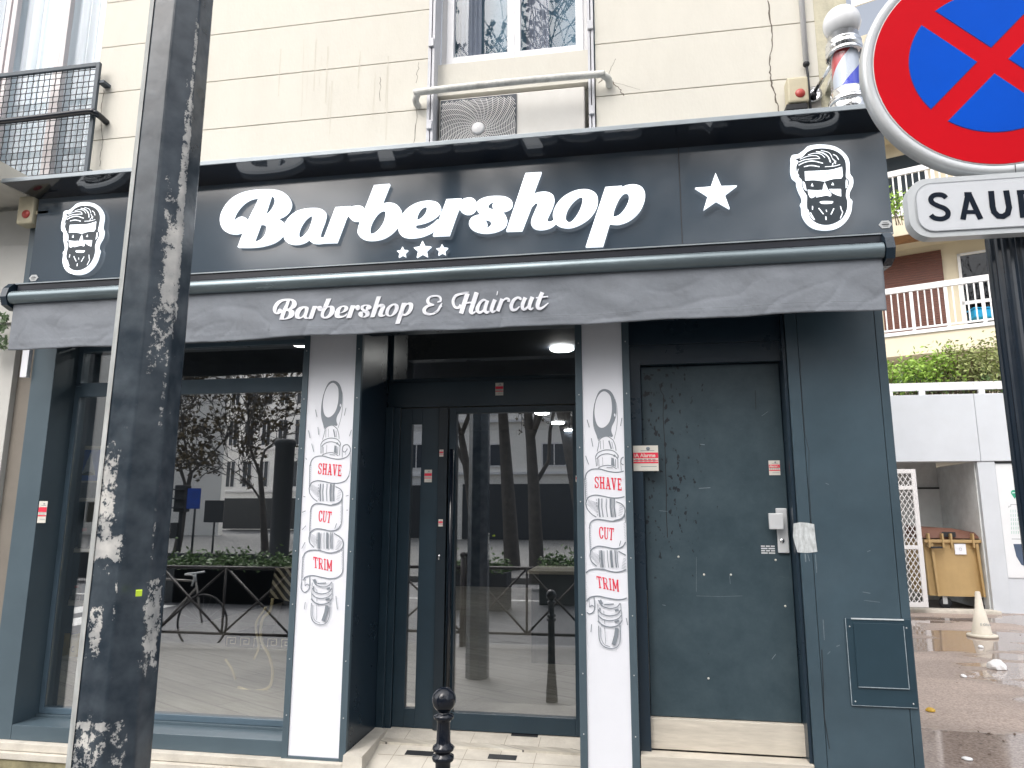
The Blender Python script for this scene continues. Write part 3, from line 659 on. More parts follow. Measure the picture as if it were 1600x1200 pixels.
dr=f.build('entrance_door',FRAME,sf); bx('pane',GLASSW,dr,g0,g1,DY,DY+.006,gz0,gz1)
f=MB(); f.tube([(dl0+.03,DY-.06,.45),(dl0+.03,DY-.06,1.95)],.014,12); f.build('pull_bar',BLACKM,dr)
c=at(686,870,DY-.046); f=MB(); f.lathe([(.001,-.004),(.009,-.004),(.009,0)],(c.x,DY-.047,c.z+.005),14,'Y'); f.box(c.x-.004,c.x+.004,DY-.051,DY-.045,c.z-.018,c.z); f.build('lock_cylinder',CHROME,sf)
# posters
def gly():
    T=.2; s=.09
    def sb(x0,x1,y): return ([(x0,y),(x1,y)],s)
    return {'S':[([(.84,.72),(.74,.88),(.5,.94),(.26,.87),(.18,.71),(.30,.57),(.66,.44),(.80,.28),(.72,.11),(.48,.05),(.24,.11),(.14,.29)],T),([(.88,.97),(.88,.68)],s),([(.1,.03),(.1,.33)],s)],
    'H':[([(.24,0),(.24,1)],T),([(.76,0),(.76,1)],T),([(.24,.5),(.76,.5)],.12),sb(.04,.44,.045),sb(.56,.96,.045),sb(.04,.44,.955),sb(.56,.96,.955)],
    'A':[([(.5,1),(.2,0)],.12),([(.5,1),(.78,0)],T),([(.3,.32),(.7,.32)],.1),sb(.04,.38,.045),sb(.56,.98,.045),sb(.3,.58,.955)],
    'V':[([(.5,0),(.22,1)],T),([(.5,0),(.8,1)],.12),sb(.02,.44,.955),sb(.6,.98,.955)],
    'E':[([(.28,0),(.28,1)],T),([(.1,.05),(.9,.05)],.11),([(.1,.95),(.88,.95)],.11),([(.28,.5),(.66,.5)],.1),([(.88,.0),(.88,.28)],s),([(.86,1),(.86,.74)],s),([(.66,.62),(.66,.38)],s)],
    'C':[([(.84,.72),(.74,.9),(.52,.95),(.28,.84),(.18,.5),(.28,.16),(.52,.05),(.76,.12),(.88,.32)],T),([(.88,.97),(.88,.66)],s)],
    'U':[([(.24,1),(.24,.3),(.34,.1),(.52,.05),(.7,.1),(.78,.3),(.78,1)],[T,T,T,T,.14,.12,.12]),sb(.04,.44,.955),sb(.6,.96,.955)],
    'T':[([(.5,0),(.5,1)],T),([(.06,.95),(.94,.95)],.11),([(.08,1),(.08,.7)],s),([(.92,1),(.92,.7)],s),sb(.28,.72,.045)],
    'R':[([(.26,0),(.26,1)],T),([(.26,.95),(.6,.95),(.78,.86),(.8,.7),(.74,.56),(.56,.5),(.26,.5)],.12),([(.54,.5),(.84,.0)],T),sb(.06,.46,.045),sb(.06,.4,.955),sb(.72,.98,.045)],
    'I':[([(.5,0),(.5,1)],T*1.3),sb(.16,.84,.045),sb(.16,.84,.955)],
    'M':[([(.16,0),(.16,1)],.1),([(.84,0),(.84,1)],.18),([(.16,1),(.5,.2)],.17),([(.5,.2),(.84,1)],.1),sb(.0,.3,.045),sb(.68,1,.045),sb(.04,.26,.955),sb(.76,.98,.955)]}
GLY=gly()
def q4(o,k=5.71): return lambda p:(o[0]+p[0]/k,o[1]+p[1]/k)
f4=q4((460,580)); f5=q4((460,780))
def px2w(q): v=at(q[0],q[1],4.0); return (v.x,v.z)
ART=[] # (points px, width m)
def A4(pts,w=.0035,sm=True): ART.append(([f4(p) for p in pts],w,sm))
def A5(pts,w=.0035,sm=True): ART.append(([f5(p) for p in pts],w,sm))
A4([(424,170),(434,230),(432,330),(418,420),(393,508)],.002); A4([(262,210),(246,300),(243,400),(262,480),(270,518)],.002)
A4([(272,522),(300,494),(345,484),(388,518)],.0035); A4([(276,525),(266,570),(254,612)],.003); A4([(387,520),(398,560),(402,605)],.003)
A4([(285,520),(283,592)],.002,0); A4([(308,515),(306,590)],.0015,0); A4([(352,520),(366,590)],.006,0); A4([(374,530),(380,592)],.002,0)
A4([(238,655),(262,620),(320,598),(380,606),(412,640),(413,662)],.004); A4([(246,672),(280,642),(330,630),(385,645),(410,672)],.004)
A4([(238,655),(240,735)],.003,0); A4([(411,655),(406,752)],.003,0); A4([(262,675),(260,738)],.002,0); A4([(292,660),(290,730)],.0015,0)
A4([(250,750),(290,732),(345,728),(395,755)],.0035); A4([(252,668),(250,730)],.002,0); A4([(318,745),(365,748)],.003,0); A4([(392,675),(388,740)],.003,0); A4([(380,642),(392,650)],.009,0)
A4([(140,850),(160,792),(200,762),(260,758),(330,777),(400,785),(468,766),(500,722),(500,684),(474,655),(440,668),(430,706)],.0045); A4([(430,706),(448,722),(470,704),(474,690)],.0035); A4([(430,706),(430,772)],.0025,0); A4([(462,712),(460,745)],.0015,0)
A4([(501,720),(502,850),(492,920),(470,962)],.0025); A4([(134,1045),(158,996),(210,977),(270,985),(340,1000),(410,996),(462,974),(492,930)],.0045); A4([(140,850),(136,1045)],.0025,0)
A4([(134,1045),(142,1092),(172,1135),(208,1162)],.004); A4([(370,1030),(412,1052),(433,1088),(428,1135),(398,1172),(340,1190)],.004); A4([(433,1088),(430,1190)],.002,0)
for k in range(11): A4([(140,850+k*17),(158-k*.6,838+k*17)],.0012,0)
for k in range(9): A4([(146+k*8,1060+k*8),(160+k*9,1012+k*4)],.0012,0)
for k in range(7): A4([(428-k*4,1075+k*13),(396-k*3,1062+k*14)],.0012,0)
for k in range(6): A4([(219,1010+k*25),(219,1025+k*25)],.0018,0)
for x,w in ((238,.006),(262,.004),(296,.003),(330,.008),(358,.006),(345,.002)): A4([(x,1005),(x-6,1075),(x-2,1160)],w,0)
A5([(430,0),(402,34),(330,53),(262,43),(205,38),(162,62),(146,112)],.0045); A5([(146,112),(138,330)],.0025,0); A5([(430,5),(428,175),(414,240),(372,276)],.0025)
A5([(134,345),(150,292),(200,263),(262,269),(330,282),(390,268),(420,225)],.0045); A5([(134,345),(142,388),(180,430)],.004); A5([(358,303),(420,345),(441,390),(432,432),(400,460),(345,477),(290,474),(225,456),(155,454),(105,474),(78,520)],.0045)
A5([(441,395),(438,620)],.0025,0); A5([(78,520),(68,745)],.0025,0); A5([(80,722),(112,690),(172,680),(240,694),(320,708),(385,698),(428,662),(438,615)],.0045)
A5([(68,745),(66,795),(92,828),(126,812),(141,768),(141,690)],.004); A5([(100,772),(118,756),(134,768)],.003); A5([(100,705),(100,770)],.002,0)
for k in range(12): A5([(77-k*.7,530+k*15),(94-k*.6,520+k*15)],.0012,0); A5([(144-k*.5,120+k*15),(158-k*.5,110+k*15)],.0012,0)
for k in range(12): A5([(438,440+k*15),(424,452+k*15)],.0012,0); A5([(428,60+k*13),(414,72+k*13)],.0012,0)
for k in range(8): A5([(146+k*6,360+k*9),(158+k*9,305+k*6)],.0012,0); A5([(434-k*5,385+k*10),(392-k*3,360+k*12)],.0014,0)
for x,w in ((210,.0025),(226,.009),(246,.0015),(272,.0025),(300,.010),(332,.005),(347,.003)): A5([(x,296),(x-2,370),(x,440)],w,0)
A5([(172,712),(198,760),(255,781),(310,770),(340,738)],.004); A5([(164,790),(196,828),(252,843),(312,828),(343,790)],.004); A5([(160,838),(196,872),(252,884),(312,868),(342,838)],.004); A5([(156,886),(196,924),(252,937),(312,920),(345,880)],.005)
A5([(166,742),(160,892)],.0025,0); A5([(343,740),(344,885)],.0025,0); A5([(215,750),(290,745)],.005); A5([(185,712),(200,745)],.010,0)
A5([(295,800),(325,790)],.008,0); A5([(285,895),(320,882)],.008,0); A5([(208,800),(208,828)],.002,0); A5([(208,880),(208,912)],.002,0); A5([(180,775),(180,800)],.005,0)
A5([(160,925),(156,1035),(180,1092),(236,1117),(290,1100),(318,1040),(326,918)],.0035); A5([(174,940),(172,1030),(192,1080),(236,1102)],.002); A5([(205,940),(203,1075)],.0018,0); A5([(300,945),(288,1010),(262,1085)],.016,0)
for a,b_ in (((196,345),(208,410)),((217,500),(224,570)),((134,530),(147,598)),((162,648),(180,720)),((467,330),(452,398)),((515,525),(498,582)),((108,775),(118,790)),((88,1118),(106,1122)),((465,1115),(498,1106))): A4([a,b_],.003,0)
for a,b_ in (((76,118),(108,104)),((78,272),(110,236)),((74,440),(104,382)),((472,98),(496,96)),((106,915),(96,980)),((378,860),(390,980)),((384,215),(368,262))): A5([a,b_],.003,0)
def poster(name,label,xc,x0,x1,z0,z1,fx0,fx1,fz0,amap,clip):
    e=empty(name,((fx0+fx1)/2,4.0,fz0),label,'poster panel','shaving brush poster panels beside the entrance')
    Y=4.0
    f=MB(); f.box(fx0,x0,Y-.012,Y+.018,fz0,z1,bev=.003); f.box(x1,fx1,Y-.012,Y+.018,fz0,z1,bev=.003); f.box(x0+.0005,x1-.0005,Y-.012,Y+.018,fz0,z0,bev=.003); f.build('frame',mat('pilaster_paint',(1,1,1)),e)
    bx('sheet',PANELW,e,x0,x1,Y-.004,Y+.016,z0,z1)
    YS=Y-.004
    lo,hi=x0+.004,x1-.004
    def cl(pts):
        out=[];cur=[]
        for p in pts:
            if lo<=p[0]<=hi: cur.append(p)
            else:
                if len(cur)>1: out.append(cur)
                cur=[]
        if len(cur)>1: out.append(cur)
        return out
    st=[]
    for pts,w_,sm in ART:
        P=[amap(px2w(p)) for p in pts]
        if not sm:
            P=[tuple(Vector(P[i]).lerp(Vector(P[i+1]),t/4)) for i in range(len(P)-1) for t in range(4)]+[P[-1]]
        else: P=[tuple(v) for v in smoothopen(P,6)]
        for c_ in cl(P): st.append((c_,w_*1.3))
    # grey bulb of the brush handle, with its highlight left open
    bulb=[(345,86),(395,105),(424,170),(429,280),(410,350),(385,400),(377,440),(388,480,1),(378,490,1),(340,482),(300,490),(272,512,1),(250,430),(242,330),(262,210),(300,115)]
    hole=[(350,105),(388,140),(397,200),(390,290),(362,370),(310,412),(270,385),(257,290),(275,190),(310,125)]
    h2=[(414,290),(420,305),(414,320),(407,305)]
    T=lambda p: tuple(amap(px2w(f4(p))))+tuple(p[2:])
    shape('brush_shading',[smoothloop([T(p) for p in lp]) for lp in (bulb,hole,h2)],YS-.0003,INK,e,.0004)
    shape('brush_shading',[[T(p)[:2] for p in ((360,662),(380,668),(382,738),(354,724))]],YS-.0003,INK,e,.0004)
    strokes('brush_drawing',st,YS,INK,e,.0008)
    def word(w,fr,tl,tr,bl,br,xw):
        TL,TR,BL,BR=[Vector(amap(px2w(fr(p)))) for p in (tl,tr,bl,br)]; tot=sum(xw); x=0; S=[]
        H=(TL-BL).length; W_=(TR-TL).length
        for ch,cw in zip(w,xw):
            a=x/tot; c_=(x+cw*.94)/tot; x+=cw
            for pts,wd in GLY[ch]:
                Q=[Vector(p) for p in pts]; Q=smoothopen(Q,4) if len(Q)>4 else Q
                wds=wd
                if isinstance(wd,(list,tuple)) and len(Q)!=len(wd): wds=[wd[min(i//4,len(wd)-1)]*W_*cw/tot for i in range(len(Q))]
                elif isinstance(wd,(list,tuple)): wds=[v*W_*cw/tot for v in wd]
                else:
                    vert=abs(Q[0].y-Q[-1].y)>abs(Q[0].x-Q[-1].x); wds=wd*(W_*cw/tot if (vert or len(Q)>4) else H)*1.08
                P=[]
                for q in Q:
                    u=a+(c_-a)*q.x; P.append(tuple((BL*(1-u)+BR*u)*(1-q.y)+(TL*(1-u)+TR*u)*q.y))
                S.append((P,wds))
        strokes('red_word',S,YS,RED,e,.001)
    word('SHAVE',f4,(216,818),(430,838),(211,918),(426,938),(.95,1.1,1.1,1.1,.95))
    word('CUT',f5,(218,98),(342,113),(216,198),(326,215),(1,1.05,1))
    word('TRIM',f5,(170,512),(344,545),(174,610),(342,645),(1,1.1,.65,1.25))
    # screws along the frame
    f=MB()
    for i in range(8):
        for xx in (fx0+.02,fx1-.02): f.sphere((xx,Y-.013,fz0+.25+i*.3),.004,6,4)
    parts(f,'screw',GALV,e)
    return e
poster('poster_panel','wide white shaving brush poster reading shave cut trim between window and entrance','',(XA(477,733)+XA(448,1180))/2,(XA(548.5,650)+XA(535,1182))/2,ZA(490,1182),2.95,C1a,C1b,ZA(490,1194),lambda q:q,1)
a1,a2=px2w((519,595)),px2w((505,881)); b1,b2=px2w((942,608)),px2w((950,912))
kz=(b2[1]-b1[1])/(a2[1]-a1[1])
def am2(q):
    xo=b1[0]-a1[0]*1.0+(b2[0]-b1[0]-(a2[0]-a1[0]))*((q[1]-a1[1])/(a2[1]-a1[1]))
    return (q[0]+xo,b1[1]+(q[1]-a1[1])*kz)
poster('poster_panel','narrow white shaving brush poster with cropped ribbon between glass entrance and side door','',XA(911.5,700),XA(975.5,700),.19,2.95,C2a,C2b,.16,am2,1)
# side door
SY2=4.12
sx0,sx1=.055,.822; sz0,sz1=.482,2.385
f=MB(); f.box(C2b+.001,sx0-.003,4.06,4.2,.16,2.64); f.box(sx1+.003,.842,4.015,4.2,.32,2.64,bev=.002); f.box(sx0-.003,sx1+.003,4.07,4.2,sz1+.004,2.64); f.box(C2b,.84,4.05,4.069,2.50,2.64); f.build('side_door_jamb',PAINTC,sf)
def doorpaint(t,N,L,b):
    tc=N.new('ShaderNodeTexCoord'); 
    n=N.new('ShaderNodeTexNoise'); n.inputs['Scale'].default_value=3.5; n.inputs['Detail'].default_value=9; n.inputs['Roughness'].default_value=.75; L.new(tc.outputs['Object'],n.inputs[0])
    r=N.new('ShaderNodeValToRGB'); r.color_ramp.elements[0].position=.35; r.color_ramp.elements[0].color=(.026,.048,.062,1); r.color_ramp.elements[1].position=.75; r.color_ramp.elements[1].color=(.056,.086,.104,1); L.new(n.outputs[0],r.inputs[0])
    # pitted, blistered region top left: dark pits by voronoi inside a noise mask
    mp=N.new('ShaderNodeMapping'); mp.inputs['Scale'].default_value=(1,1,.6); L.new(tc.outputs['Object'],mp.inputs[0])
    v=N.new('ShaderNodeTexNoise'); v.inputs['Scale'].default_value=34; v.inputs['Detail'].default_value=5; L.new(mp.outputs[0],v.inputs[0])
    sx=N.new('ShaderNodeSeparateXYZ'); L.new(tc.outputs['Object'],sx.inputs[0])
    g=N.new('ShaderNodeMapRange'); g.inputs[1].default_value=.95; g.inputs[2].default_value=1.45; L.new(sx.outputs[2],g.inputs[0])
    gx=N.new('ShaderNodeMapRange'); gx.inputs[1].default_value=.12; gx.inputs[2].default_value=-.2; L.new(sx.outputs[0],gx.inputs[0])
    m1=N.new('ShaderNodeMath'); m1.operation='MULTIPLY'; L.new(g.outputs[0],m1.inputs[0]); L.new(gx.outputs[0],m1.inputs[1])
    th=N.new('ShaderNodeMath'); th.operation='MULTIPLY_ADD'; th.inputs[1].default_value=.16; L.new(m1.outputs[0],th.inputs[0]); L.new(v.outputs[0],th.inputs[2])
    lt=N.new('ShaderNodeMapRange'); lt.inputs[1].default_value=.74; lt.inputs[2].default_value=.78; L.new(th.outputs[0],lt.inputs[0])
    mx=N.new('ShaderNodeMix'); mx.data_type='RGBA'; L.new(lt.outputs[0],mx.inputs[0]); L.new(r.outputs[0],mx.inputs[6]); mx.inputs[7].default_value=(.008,.012,.018,1)
    # pale scuffs, stretched sideways
    m2=N.new('ShaderNodeMapping'); m2.inputs['Scale'].default_value=(1.2,1,5); L.new(tc.outputs['Object'],m2.inputs[0])
    s=N.new('ShaderNodeTexNoise'); s.inputs['Scale'].default_value=9; s.inputs['Detail'].default_value=8; s.inputs['Roughness'].default_value=.8; L.new(m2.outputs[0],s.inputs[0])
    s2=N.new('ShaderNodeMapRange'); s2.inputs[1].default_value=.62; s2.inputs[2].default_value=.8; s2.inputs[4].default_value=.5; L.new(s.outputs[0],s2.inputs[0])
    my=N.new('ShaderNodeMix'); my.data_type='RGBA'; L.new(s2.outputs[0],my.inputs[0]); L.new(mx.outputs[2],my.inputs[6]); my.inputs[7].default_value=(.16,.20,.23,1); L.new(my.outputs[2],b.inputs['Base Color'])
    b.inputs['Roughness'].default_value=.42
    bp=N.new('ShaderNodeBump'); bp.inputs['Strength'].default_value=.25; bp.inputs['Distance'].default_value=.004; L.new(n.outputs[0],bp.inputs['Height']); L.new(bp.outputs[0],b.inputs['Normal'])
DP=ramp_mat('worn_door_paint',doorpaint)
f=MB(); f.box(sx0,sx1,SY2,SY2+.05,sz0,sz1,bev=.004); sdr=f.build('side_door',DP,sf)
sdr.data.transform(Matrix.Translation((-1.64,0,0))); sdr.location.x=1.64
def dp(px,py,Y=SY2): return at(px,py,Y)
def child(o,par):
    o.parent=par
def bxs(name,m,par,px0,px1,py0,py1,Y,t=.002,bev=0):
    a=at(px0,py1,Y); c=at(px1,py0,Y); return bx(name,m,par,a.x,c.x,Y-t,Y,a.z,c.z,bev=bev)
f=MB(); a=at(1216,864,SY2-.01); c=at(1229,794,SY2-.01); f.box(a.x,c.x,SY2-.016,SY2,a.z,c.z,bev=.006); ha=f.build('handle_plate',mat('handle_white',(.72,.74,.76),.3,metal=.3,var=.05),sdr)
f=MB(); a=at(1202,827,SY2-.05); c=at(1223,802,SY2-.05); f.box(a.x,c.x,SY2-.06,SY2-.038,a.z,c.z,bev=.005); f.box(c.x-.012,c.x,SY2-.038,SY2-.016,a.z+.02,c.z-.02); f.build('pull_knob',mat('handle_white',(1,1,1)),ha)
c=at(1222,845,SY2-.016); f=MB(); f.lathe([(.001,-.004),(.011,-.004),(.013,0)],(c.x,SY2-.017,c.z),18,'Y'); f.build('lock_cylinder',CHROME,ha)
def sticker(par,px0,px1,py0,py1,Y,word=None,extra=0):
    a=at(px0,py1,Y); c=at(px1,py0,Y); H=c.z-a.z; W_=c.x-a.x
    s_=bx('alarm_sticker',mat('sticker_paper',(.66,.64,.58),.5,var=.06),par,a.x,c.x,Y-.0015,Y,a.z,c.z)
    b_=MB(); b_.box(a.x+.001,c.x-.001,Y-.0025,Y-.0016,a.z+H*.50,a.z+H*.72); b_.box(a.x+.001,c.x-.001,Y-.0025,Y-.0016,a.z+H*.30,a.z+H*.36); 
    if extra: b_.box(a.x+.001,c.x-.001,Y-.0025,Y-.0016,a.z+H*.40,a.z+H*.43)
    b_.build('red_band',RED,s_)
    b_=MB(); b_.lathe([(.0005,-.0005),(W_*.08,-.0005),(W_*.08,0)],((a.x+c.x)/2+W_*.1,Y-.002,a.z+H*.88),12,'Y')
    n=5
    for k in range(n): b_.box(a.x+W_*(.1+.17*k),a.x+W_*(.2+.17*k),Y-.0022,Y-.0016,a.z+H*.375,a.z+H*.395); b_.box(a.x+W_*(.08+.17*k),a.x+W_*(.2+.17*k),Y-.0022,Y-.0016,a.z+H*.44,a.z+H*.47)
    b_.box(a.x+W_*.3,c.x-W_*.15,Y-.0022,Y-.0016,a.z+H*.79,a.z+H*.81); b_.box(a.x+W_*.3,c.x-W_*.08,Y-.0022,Y-.0016,a.z+H*.16,a.z+H*.18)
    b_.build('small_print',INK,s_)
    if word: text('word',word,a.x+W_*.04,a.z+H*.545,H*.20,Y-.0027,mat('sticker_paper',(1,1,1)),s_,bold=.0006,align='LEFT')
    return s_
sticker(sf,990,1028,696,736,4.055,'iA Alarme',1)
sticker(sdr,1202,1218,719.5,742.5,SY2-.0005,'Alarme')
for (a_,b_,c_,d_,Y_) in ((774,786.5,598,618,DY-.021),(663,675,734,753.5,DY-.021),(686.5,693,702.5,713.5,DY-.046),(685,692,811.5,822.5,DY-.046),(899.5,904,743,753,DY-.026)): sticker(sf,a_,b_,c_,d_,Y_)
sticker(sf,58,75,783,817,3.9985)
# black and white label under the handle
a=at(1189,865,SY2); c=at(1211,848,SY2); f=MB()
for r_ in range(4):
    for k in range(3 if r_%2 else 2):
        w0=(c.x-a.x)/(3 if r_%2 else 2); f.box(a.x+k*w0+.002,a.x+(k+1)*w0-.003,SY2-.0015,SY2-.0002,a.z+r_*.012,a.z+r_*.012+.007)
f.build('label_print',mat('handle_white',(1,1,1)),sdr)
f=MB()
for px,py in ((1212,875),(1100,898),(1142,898),(1126,564),(1136,565),(1227,947),(1107,1060),(1060,870)):
    c=at(px,py,SY2); f.lathe([(.001,-.003),(.005,-.002),(.006,0)],(c.x,SY2,c.z),8,'Y')
parts(f,'screw_head',mat('sticker_paper',(1,1,1)),sdr)
# outline of a removed plate, cracks in the paint film
def wl(pts,Y): return [(at(x,y,Y).x,at(x,y,Y).z) for x,y in pts]
strokes('paint_crack',[(wl([(1030,600),(1033,612),(1037,618),(1036,650),(1039,700),(1041,760),(1041,800),(1043,840)],SY2),.004),(wl([(1180,610),(1181,640)],SY2),.003)],SY2,BLACK,sdr)
strokes('scratch',[(wl([(1088,931),(1125,932),(1160,931)],SY2),.0014),(wl([(1088,925),(1088,870)],SY2),.0012),(wl([(1092,763),(1110,762)],SY2),.003),(wl([(1190,650),(1200,643)],SY2),.002),(wl([(1206,1030),(1212,1022)],SY2),.003),(wl([(1035,945),(1040,946)],SY2),.003),(wl([(1094,694),(1101,695)],SY2),.004),(wl([(1030,798),(1043,799)],SY2),.002),(wl([(1140,900),(1141,912)],SY2),.002)],SY2,mat('scratch_pale',(.17,.21,.24),.6,var=.3,vs=60),sdr)
bx('riser_board',TIMBER,sf,sx0-.02,.84,4.09,4.13,.328,.479,bev=.003); bx('threshold_board',TIMBER,sf,C2b+.004,.842,3.99,4.088,.14,.322,bev=.003)
# right hand wall panel
def wallp(name,x0,x1,z0=.10,m=PAINT,y=4.0): return bx(name,m,sf,x0,x1,y,4.3,z0,2.955,bev=.002)
wallp('wall_panel',.8445,.905); wallp('wall_panel',.9075,1.306); wallp('wall_panel',1.309,1.352)
f=MB(); f.box(1.318,1.350,4.3,12,.0,2.95); f.build('side_wall',CREAM,sf)
h=[at(*p,3.995) for p in ((1320,966),(1423,968),(1433,1106),(1330,1103))]
hx0,hx1=(h[0].x+h[3].x)/2,(h[1].x+h[2].x)/2; hz0,hz1=(h[2].z+h[3].z)/2,(h[0].z+h[1].z)/2
hb=bx('access_hatch',mat('hatch_paint',(.020,.046,.066),.38,var=.08,specks=.1),sf,hx0,hx1,3.992,3.9995,hz0,hz1,bev=.002)
k=[at(*p,3.99) for p in ((1334,973),(1413,975),(1420,1077),(1340,1074))]
kx0,kx1,kz0,kz1=(k[0].x+k[3].x)/2,(k[1].x+k[2].x)/2,(k[2].z+k[3].z)/2,(k[0].z+k[1].z)/2
bx('hatch_door',mat('hatch_paint',(1,1,1)),hb,kx0,kx1,3.985,3.9915,kz0,kz1,bev=.002)
EDGE=mat('worn_edge',(.30,.36,.40),.4,var=.4,vs=30)
bx('worn_edge',EDGE,hb,kx1-.004,kx1-.001,3.9838,3.986,kz0,kz1-.01); bx('worn_edge',EDGE,hb,kx0,kx1-.005,3.9838,3.986,kz0+.001,kz0+.005); bx('worn_edge',EDGE,hb,hx0+.001,hx0+.004,3.990,3.993,hz0,hz1); bx('worn_edge',mat('edge_bright',(.6,.65,.68),.3),hb,hx0+.03,hx1-.03,3.988,3.994,hz1-.004,hz1+.002)
bx('worn_edge',EDGE,hb,hx0+.001,hx1-.003,3.990,3.993,hz0+.001,hz0+.003)
f=MB()
for x in (hx0+.02,hx1-.02):
    for z in (hz0+.02,hz1-.04): f.sphere((x,3.992,z),.004,8,6)
parts(f,'screw',GALV,hb)
# torn paper remnant
pp=[(1240,818),(1250,816),(1262,817),(1272,819),(1274,840),(1277,862),(1262,864),(1246,863),(1242,850),(1239,838)]
shape('torn_paper',[[(at(x,y,4).x,at(x,y,4).z) for x,y in pp]],3.9988,mat('torn_paper',(.52,.55,.56),.8,var=.35,vs=22,dirt=.8,dirtcol=(.12,.16,.19),stretch=(3,1,1)),sf,.001)
strokes('scratch',[(wl([(1200+x,y) for x,y in l],4.0),wd) for l,wd in (([(58,865),(59,878)],.006),([(62,866),(65,877)],.004),([(74,866),(76,895)],.003),([(86,968),(88,1000)],.003),([(1150-1000+10,0+860),(155,862)],.003),([(107,1010),(112,1008)],.004),([(93,1022),(97,1018)],.003),([(90,755),(95,757)],.003),([(148,925),(160,927)],.003),([(150,938),(175,941)],.002))],4.0,mat('scratch_pale',(1,1,1)),sf)
strokes('paint_crack',[(wl([(1250,560),(1253,620),(1258,680),(1264,705),(1264,760),(1268,820)],4.0),.0025),(wl([(1284,1015),(1286,1060),(1288,1120),(1296,1170)],4.0),.004)],4.0,BLACK,sf)
# stone steps
STP=empty('stone_step',(-1,3.9,0),'pale stone entrance step with a broken ledge and small dark tile inserts','step')
f=MB(); f.hexa([(C1b+.002,3.90,0),(C2a-.002,3.90,0),(C2a-.002,4.9,0),(C1b+.002,4.9,0),(C1b+.002,3.90,.158),(C2a-.002,3.90,.158),(C2a-.002,4.9,.315),(C1b+.002,4.9,.315)]); f.build('tread',STONE,STP)
rz=lambda y:.158+(y-3.9)*.157
jn=MB()
for k in range(1,6): x=C1b+.02+k*.2; jn.hexa([(x,3.91,rz(3.91)+.0003),(x+.003,3.91,rz(3.91)+.0003),(x+.003,4.46,rz(4.46)+.0003),(x,4.46,rz(4.46)+.0003),(x,3.91,rz(3.91)+.001),(x+.003,3.91,rz(3.91)+.001),(x+.003,4.46,rz(4.46)+.001),(x,4.46,rz(4.46)+.001)])
for k in range(3): y=3.98+k*.17; jn.hexa([(C1b+.13,y,rz(y)),(C2a-.01,y,rz(y)),(C2a-.01,y+.003,rz(y)),(C1b+.13,y+.003,rz(y)),(C1b+.13,y,rz(y)+.0016),(C2a-.01,y,rz(y)+.0016),(C2a-.01,y+.003,rz(y)+.0018),(C1b+.13,y+.003,rz(y)+.0018)])
jn.build('tile_joint',mat('joint_mortar',(1,1,1)),STP)
f=MB()
for (px,py) in ((655,1190),(820,1173),(785,1197)):
    c=atz(px,py,.16); c.y=max(c.y,3.94); z_=rz(c.y); f.hexa([(c.x+a_,c.y+b_,z_+h_+b_*.157) for h_ in (-.002,.0025) for a_,b_ in ((-.08,-.025),(.08,-.025),(.08,.025),(-.08,.025))])
parts(f,'dark_insert',BLACK,STP)
f=MB(); f.hexa([(C1b+.003,3.93,.15),(C1b+.12,3.93,.15),(C1b+.09,4.45,.20),(C1b+.003,4.45,.20),(C1b+.003,3.95,.247),(C1b+.11,3.95,.245),(C1b+.08,4.44,.252),(C1b+.003,4.44,.255)]); f.build('broken_ledge',STONE,STP)
f=MB(); c=atz(870,1185,.16); z_=rz(4.0); f.hexa([(c.x+a_,4.0+b_,z_+h_+b_*.157) for h_ in (-.002,.003) for a_,b_ in ((0,-.06),(.12,-.06),(.12,.05),(0,.05))]); f.build('drain_plate',GALV,STP)
w1=empty('stone_sill',(-3,3.9,0),'pale two layered stone sill with mossy base running under the display window','step')
bx('top_slab',STONE,w1,-6,C1b-.005,3.955,4.3,.155,.199,bev=.004); bx('lower_slab',STONE,w1,-6.01,C1b-.005,3.93,4.3,.115,.152,bev=.004)
bx('mossy_base',mat('mossy_base',(.22,.20,.12),.9,var=.4,vs=12,bump=.4),w1,-6.02,C1b-.006,3.94,4.3,0,.113)
w2=MB(); w2.box(C2a+.002,1.35,3.93,4.1,0,.158,bev=.004); w2=w2.build('stone_step',STONE); tag(w2,'pale stone base course under the narrow poster and the side door','step')
# =================================================================== INTERIOR
ir=empty('shop_interior',(-1.2,8,0),'dim barbershop room with pale wood floor seen through the glass','room')
def plank(t,N,L,b):
    tc=N.new('ShaderNodeTexCoord'); mp=N.new('ShaderNodeMapping'); mp.inputs['Rotation'].default_value=(0,0,R(28)); L.new(tc.outputs['Object'],mp.inputs[0])
    br=N.new('ShaderNodeTexBrick'); br.inputs['Scale'].default_value=1; br.inputs['Brick Width'].default_value=1.3; br.inputs['Row Height'].default_value=.19; br.inputs['Mortar Size'].default_value=.003
    br.inputs['Color1'].default_value=(.46,.43,.37,1); br.inputs['Color2'].default_value=(.58,.55,.48,1); br.inputs['Mortar'].default_value=(.12,.11,.1,1); L.new(mp.outputs[0],br.inputs[0])
    m2=N.new('ShaderNodeMapping'); m2.inputs['Scale'].default_value=(1,12,1); L.new(mp.outputs[0],m2.inputs[0]); n=N.new('ShaderNodeTexNoise'); n.inputs['Scale'].default_value=3; n.inputs['Detail'].default_value=6; L.new(m2.outputs[0],n.inputs[0])
    mx=N.new('ShaderNodeMix'); mx.data_type='RGBA'; mx.blend_type='OVERLAY'; mx.inputs[0].default_value=.6; L.new(br.outputs[0],mx.inputs[6]); L.new(n.outputs[0],mx.inputs[7]); L.new(mx.outputs[2],b.inputs['Base Color']); b.inputs['Roughness'].default_value=.4
PLANK=ramp_mat('oak_floor',plank)
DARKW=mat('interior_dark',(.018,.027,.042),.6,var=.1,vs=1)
bx('inner_front_wall',DARKW,ir,-5.2,PXR-.002,4.302,4.34,.23,3.05)
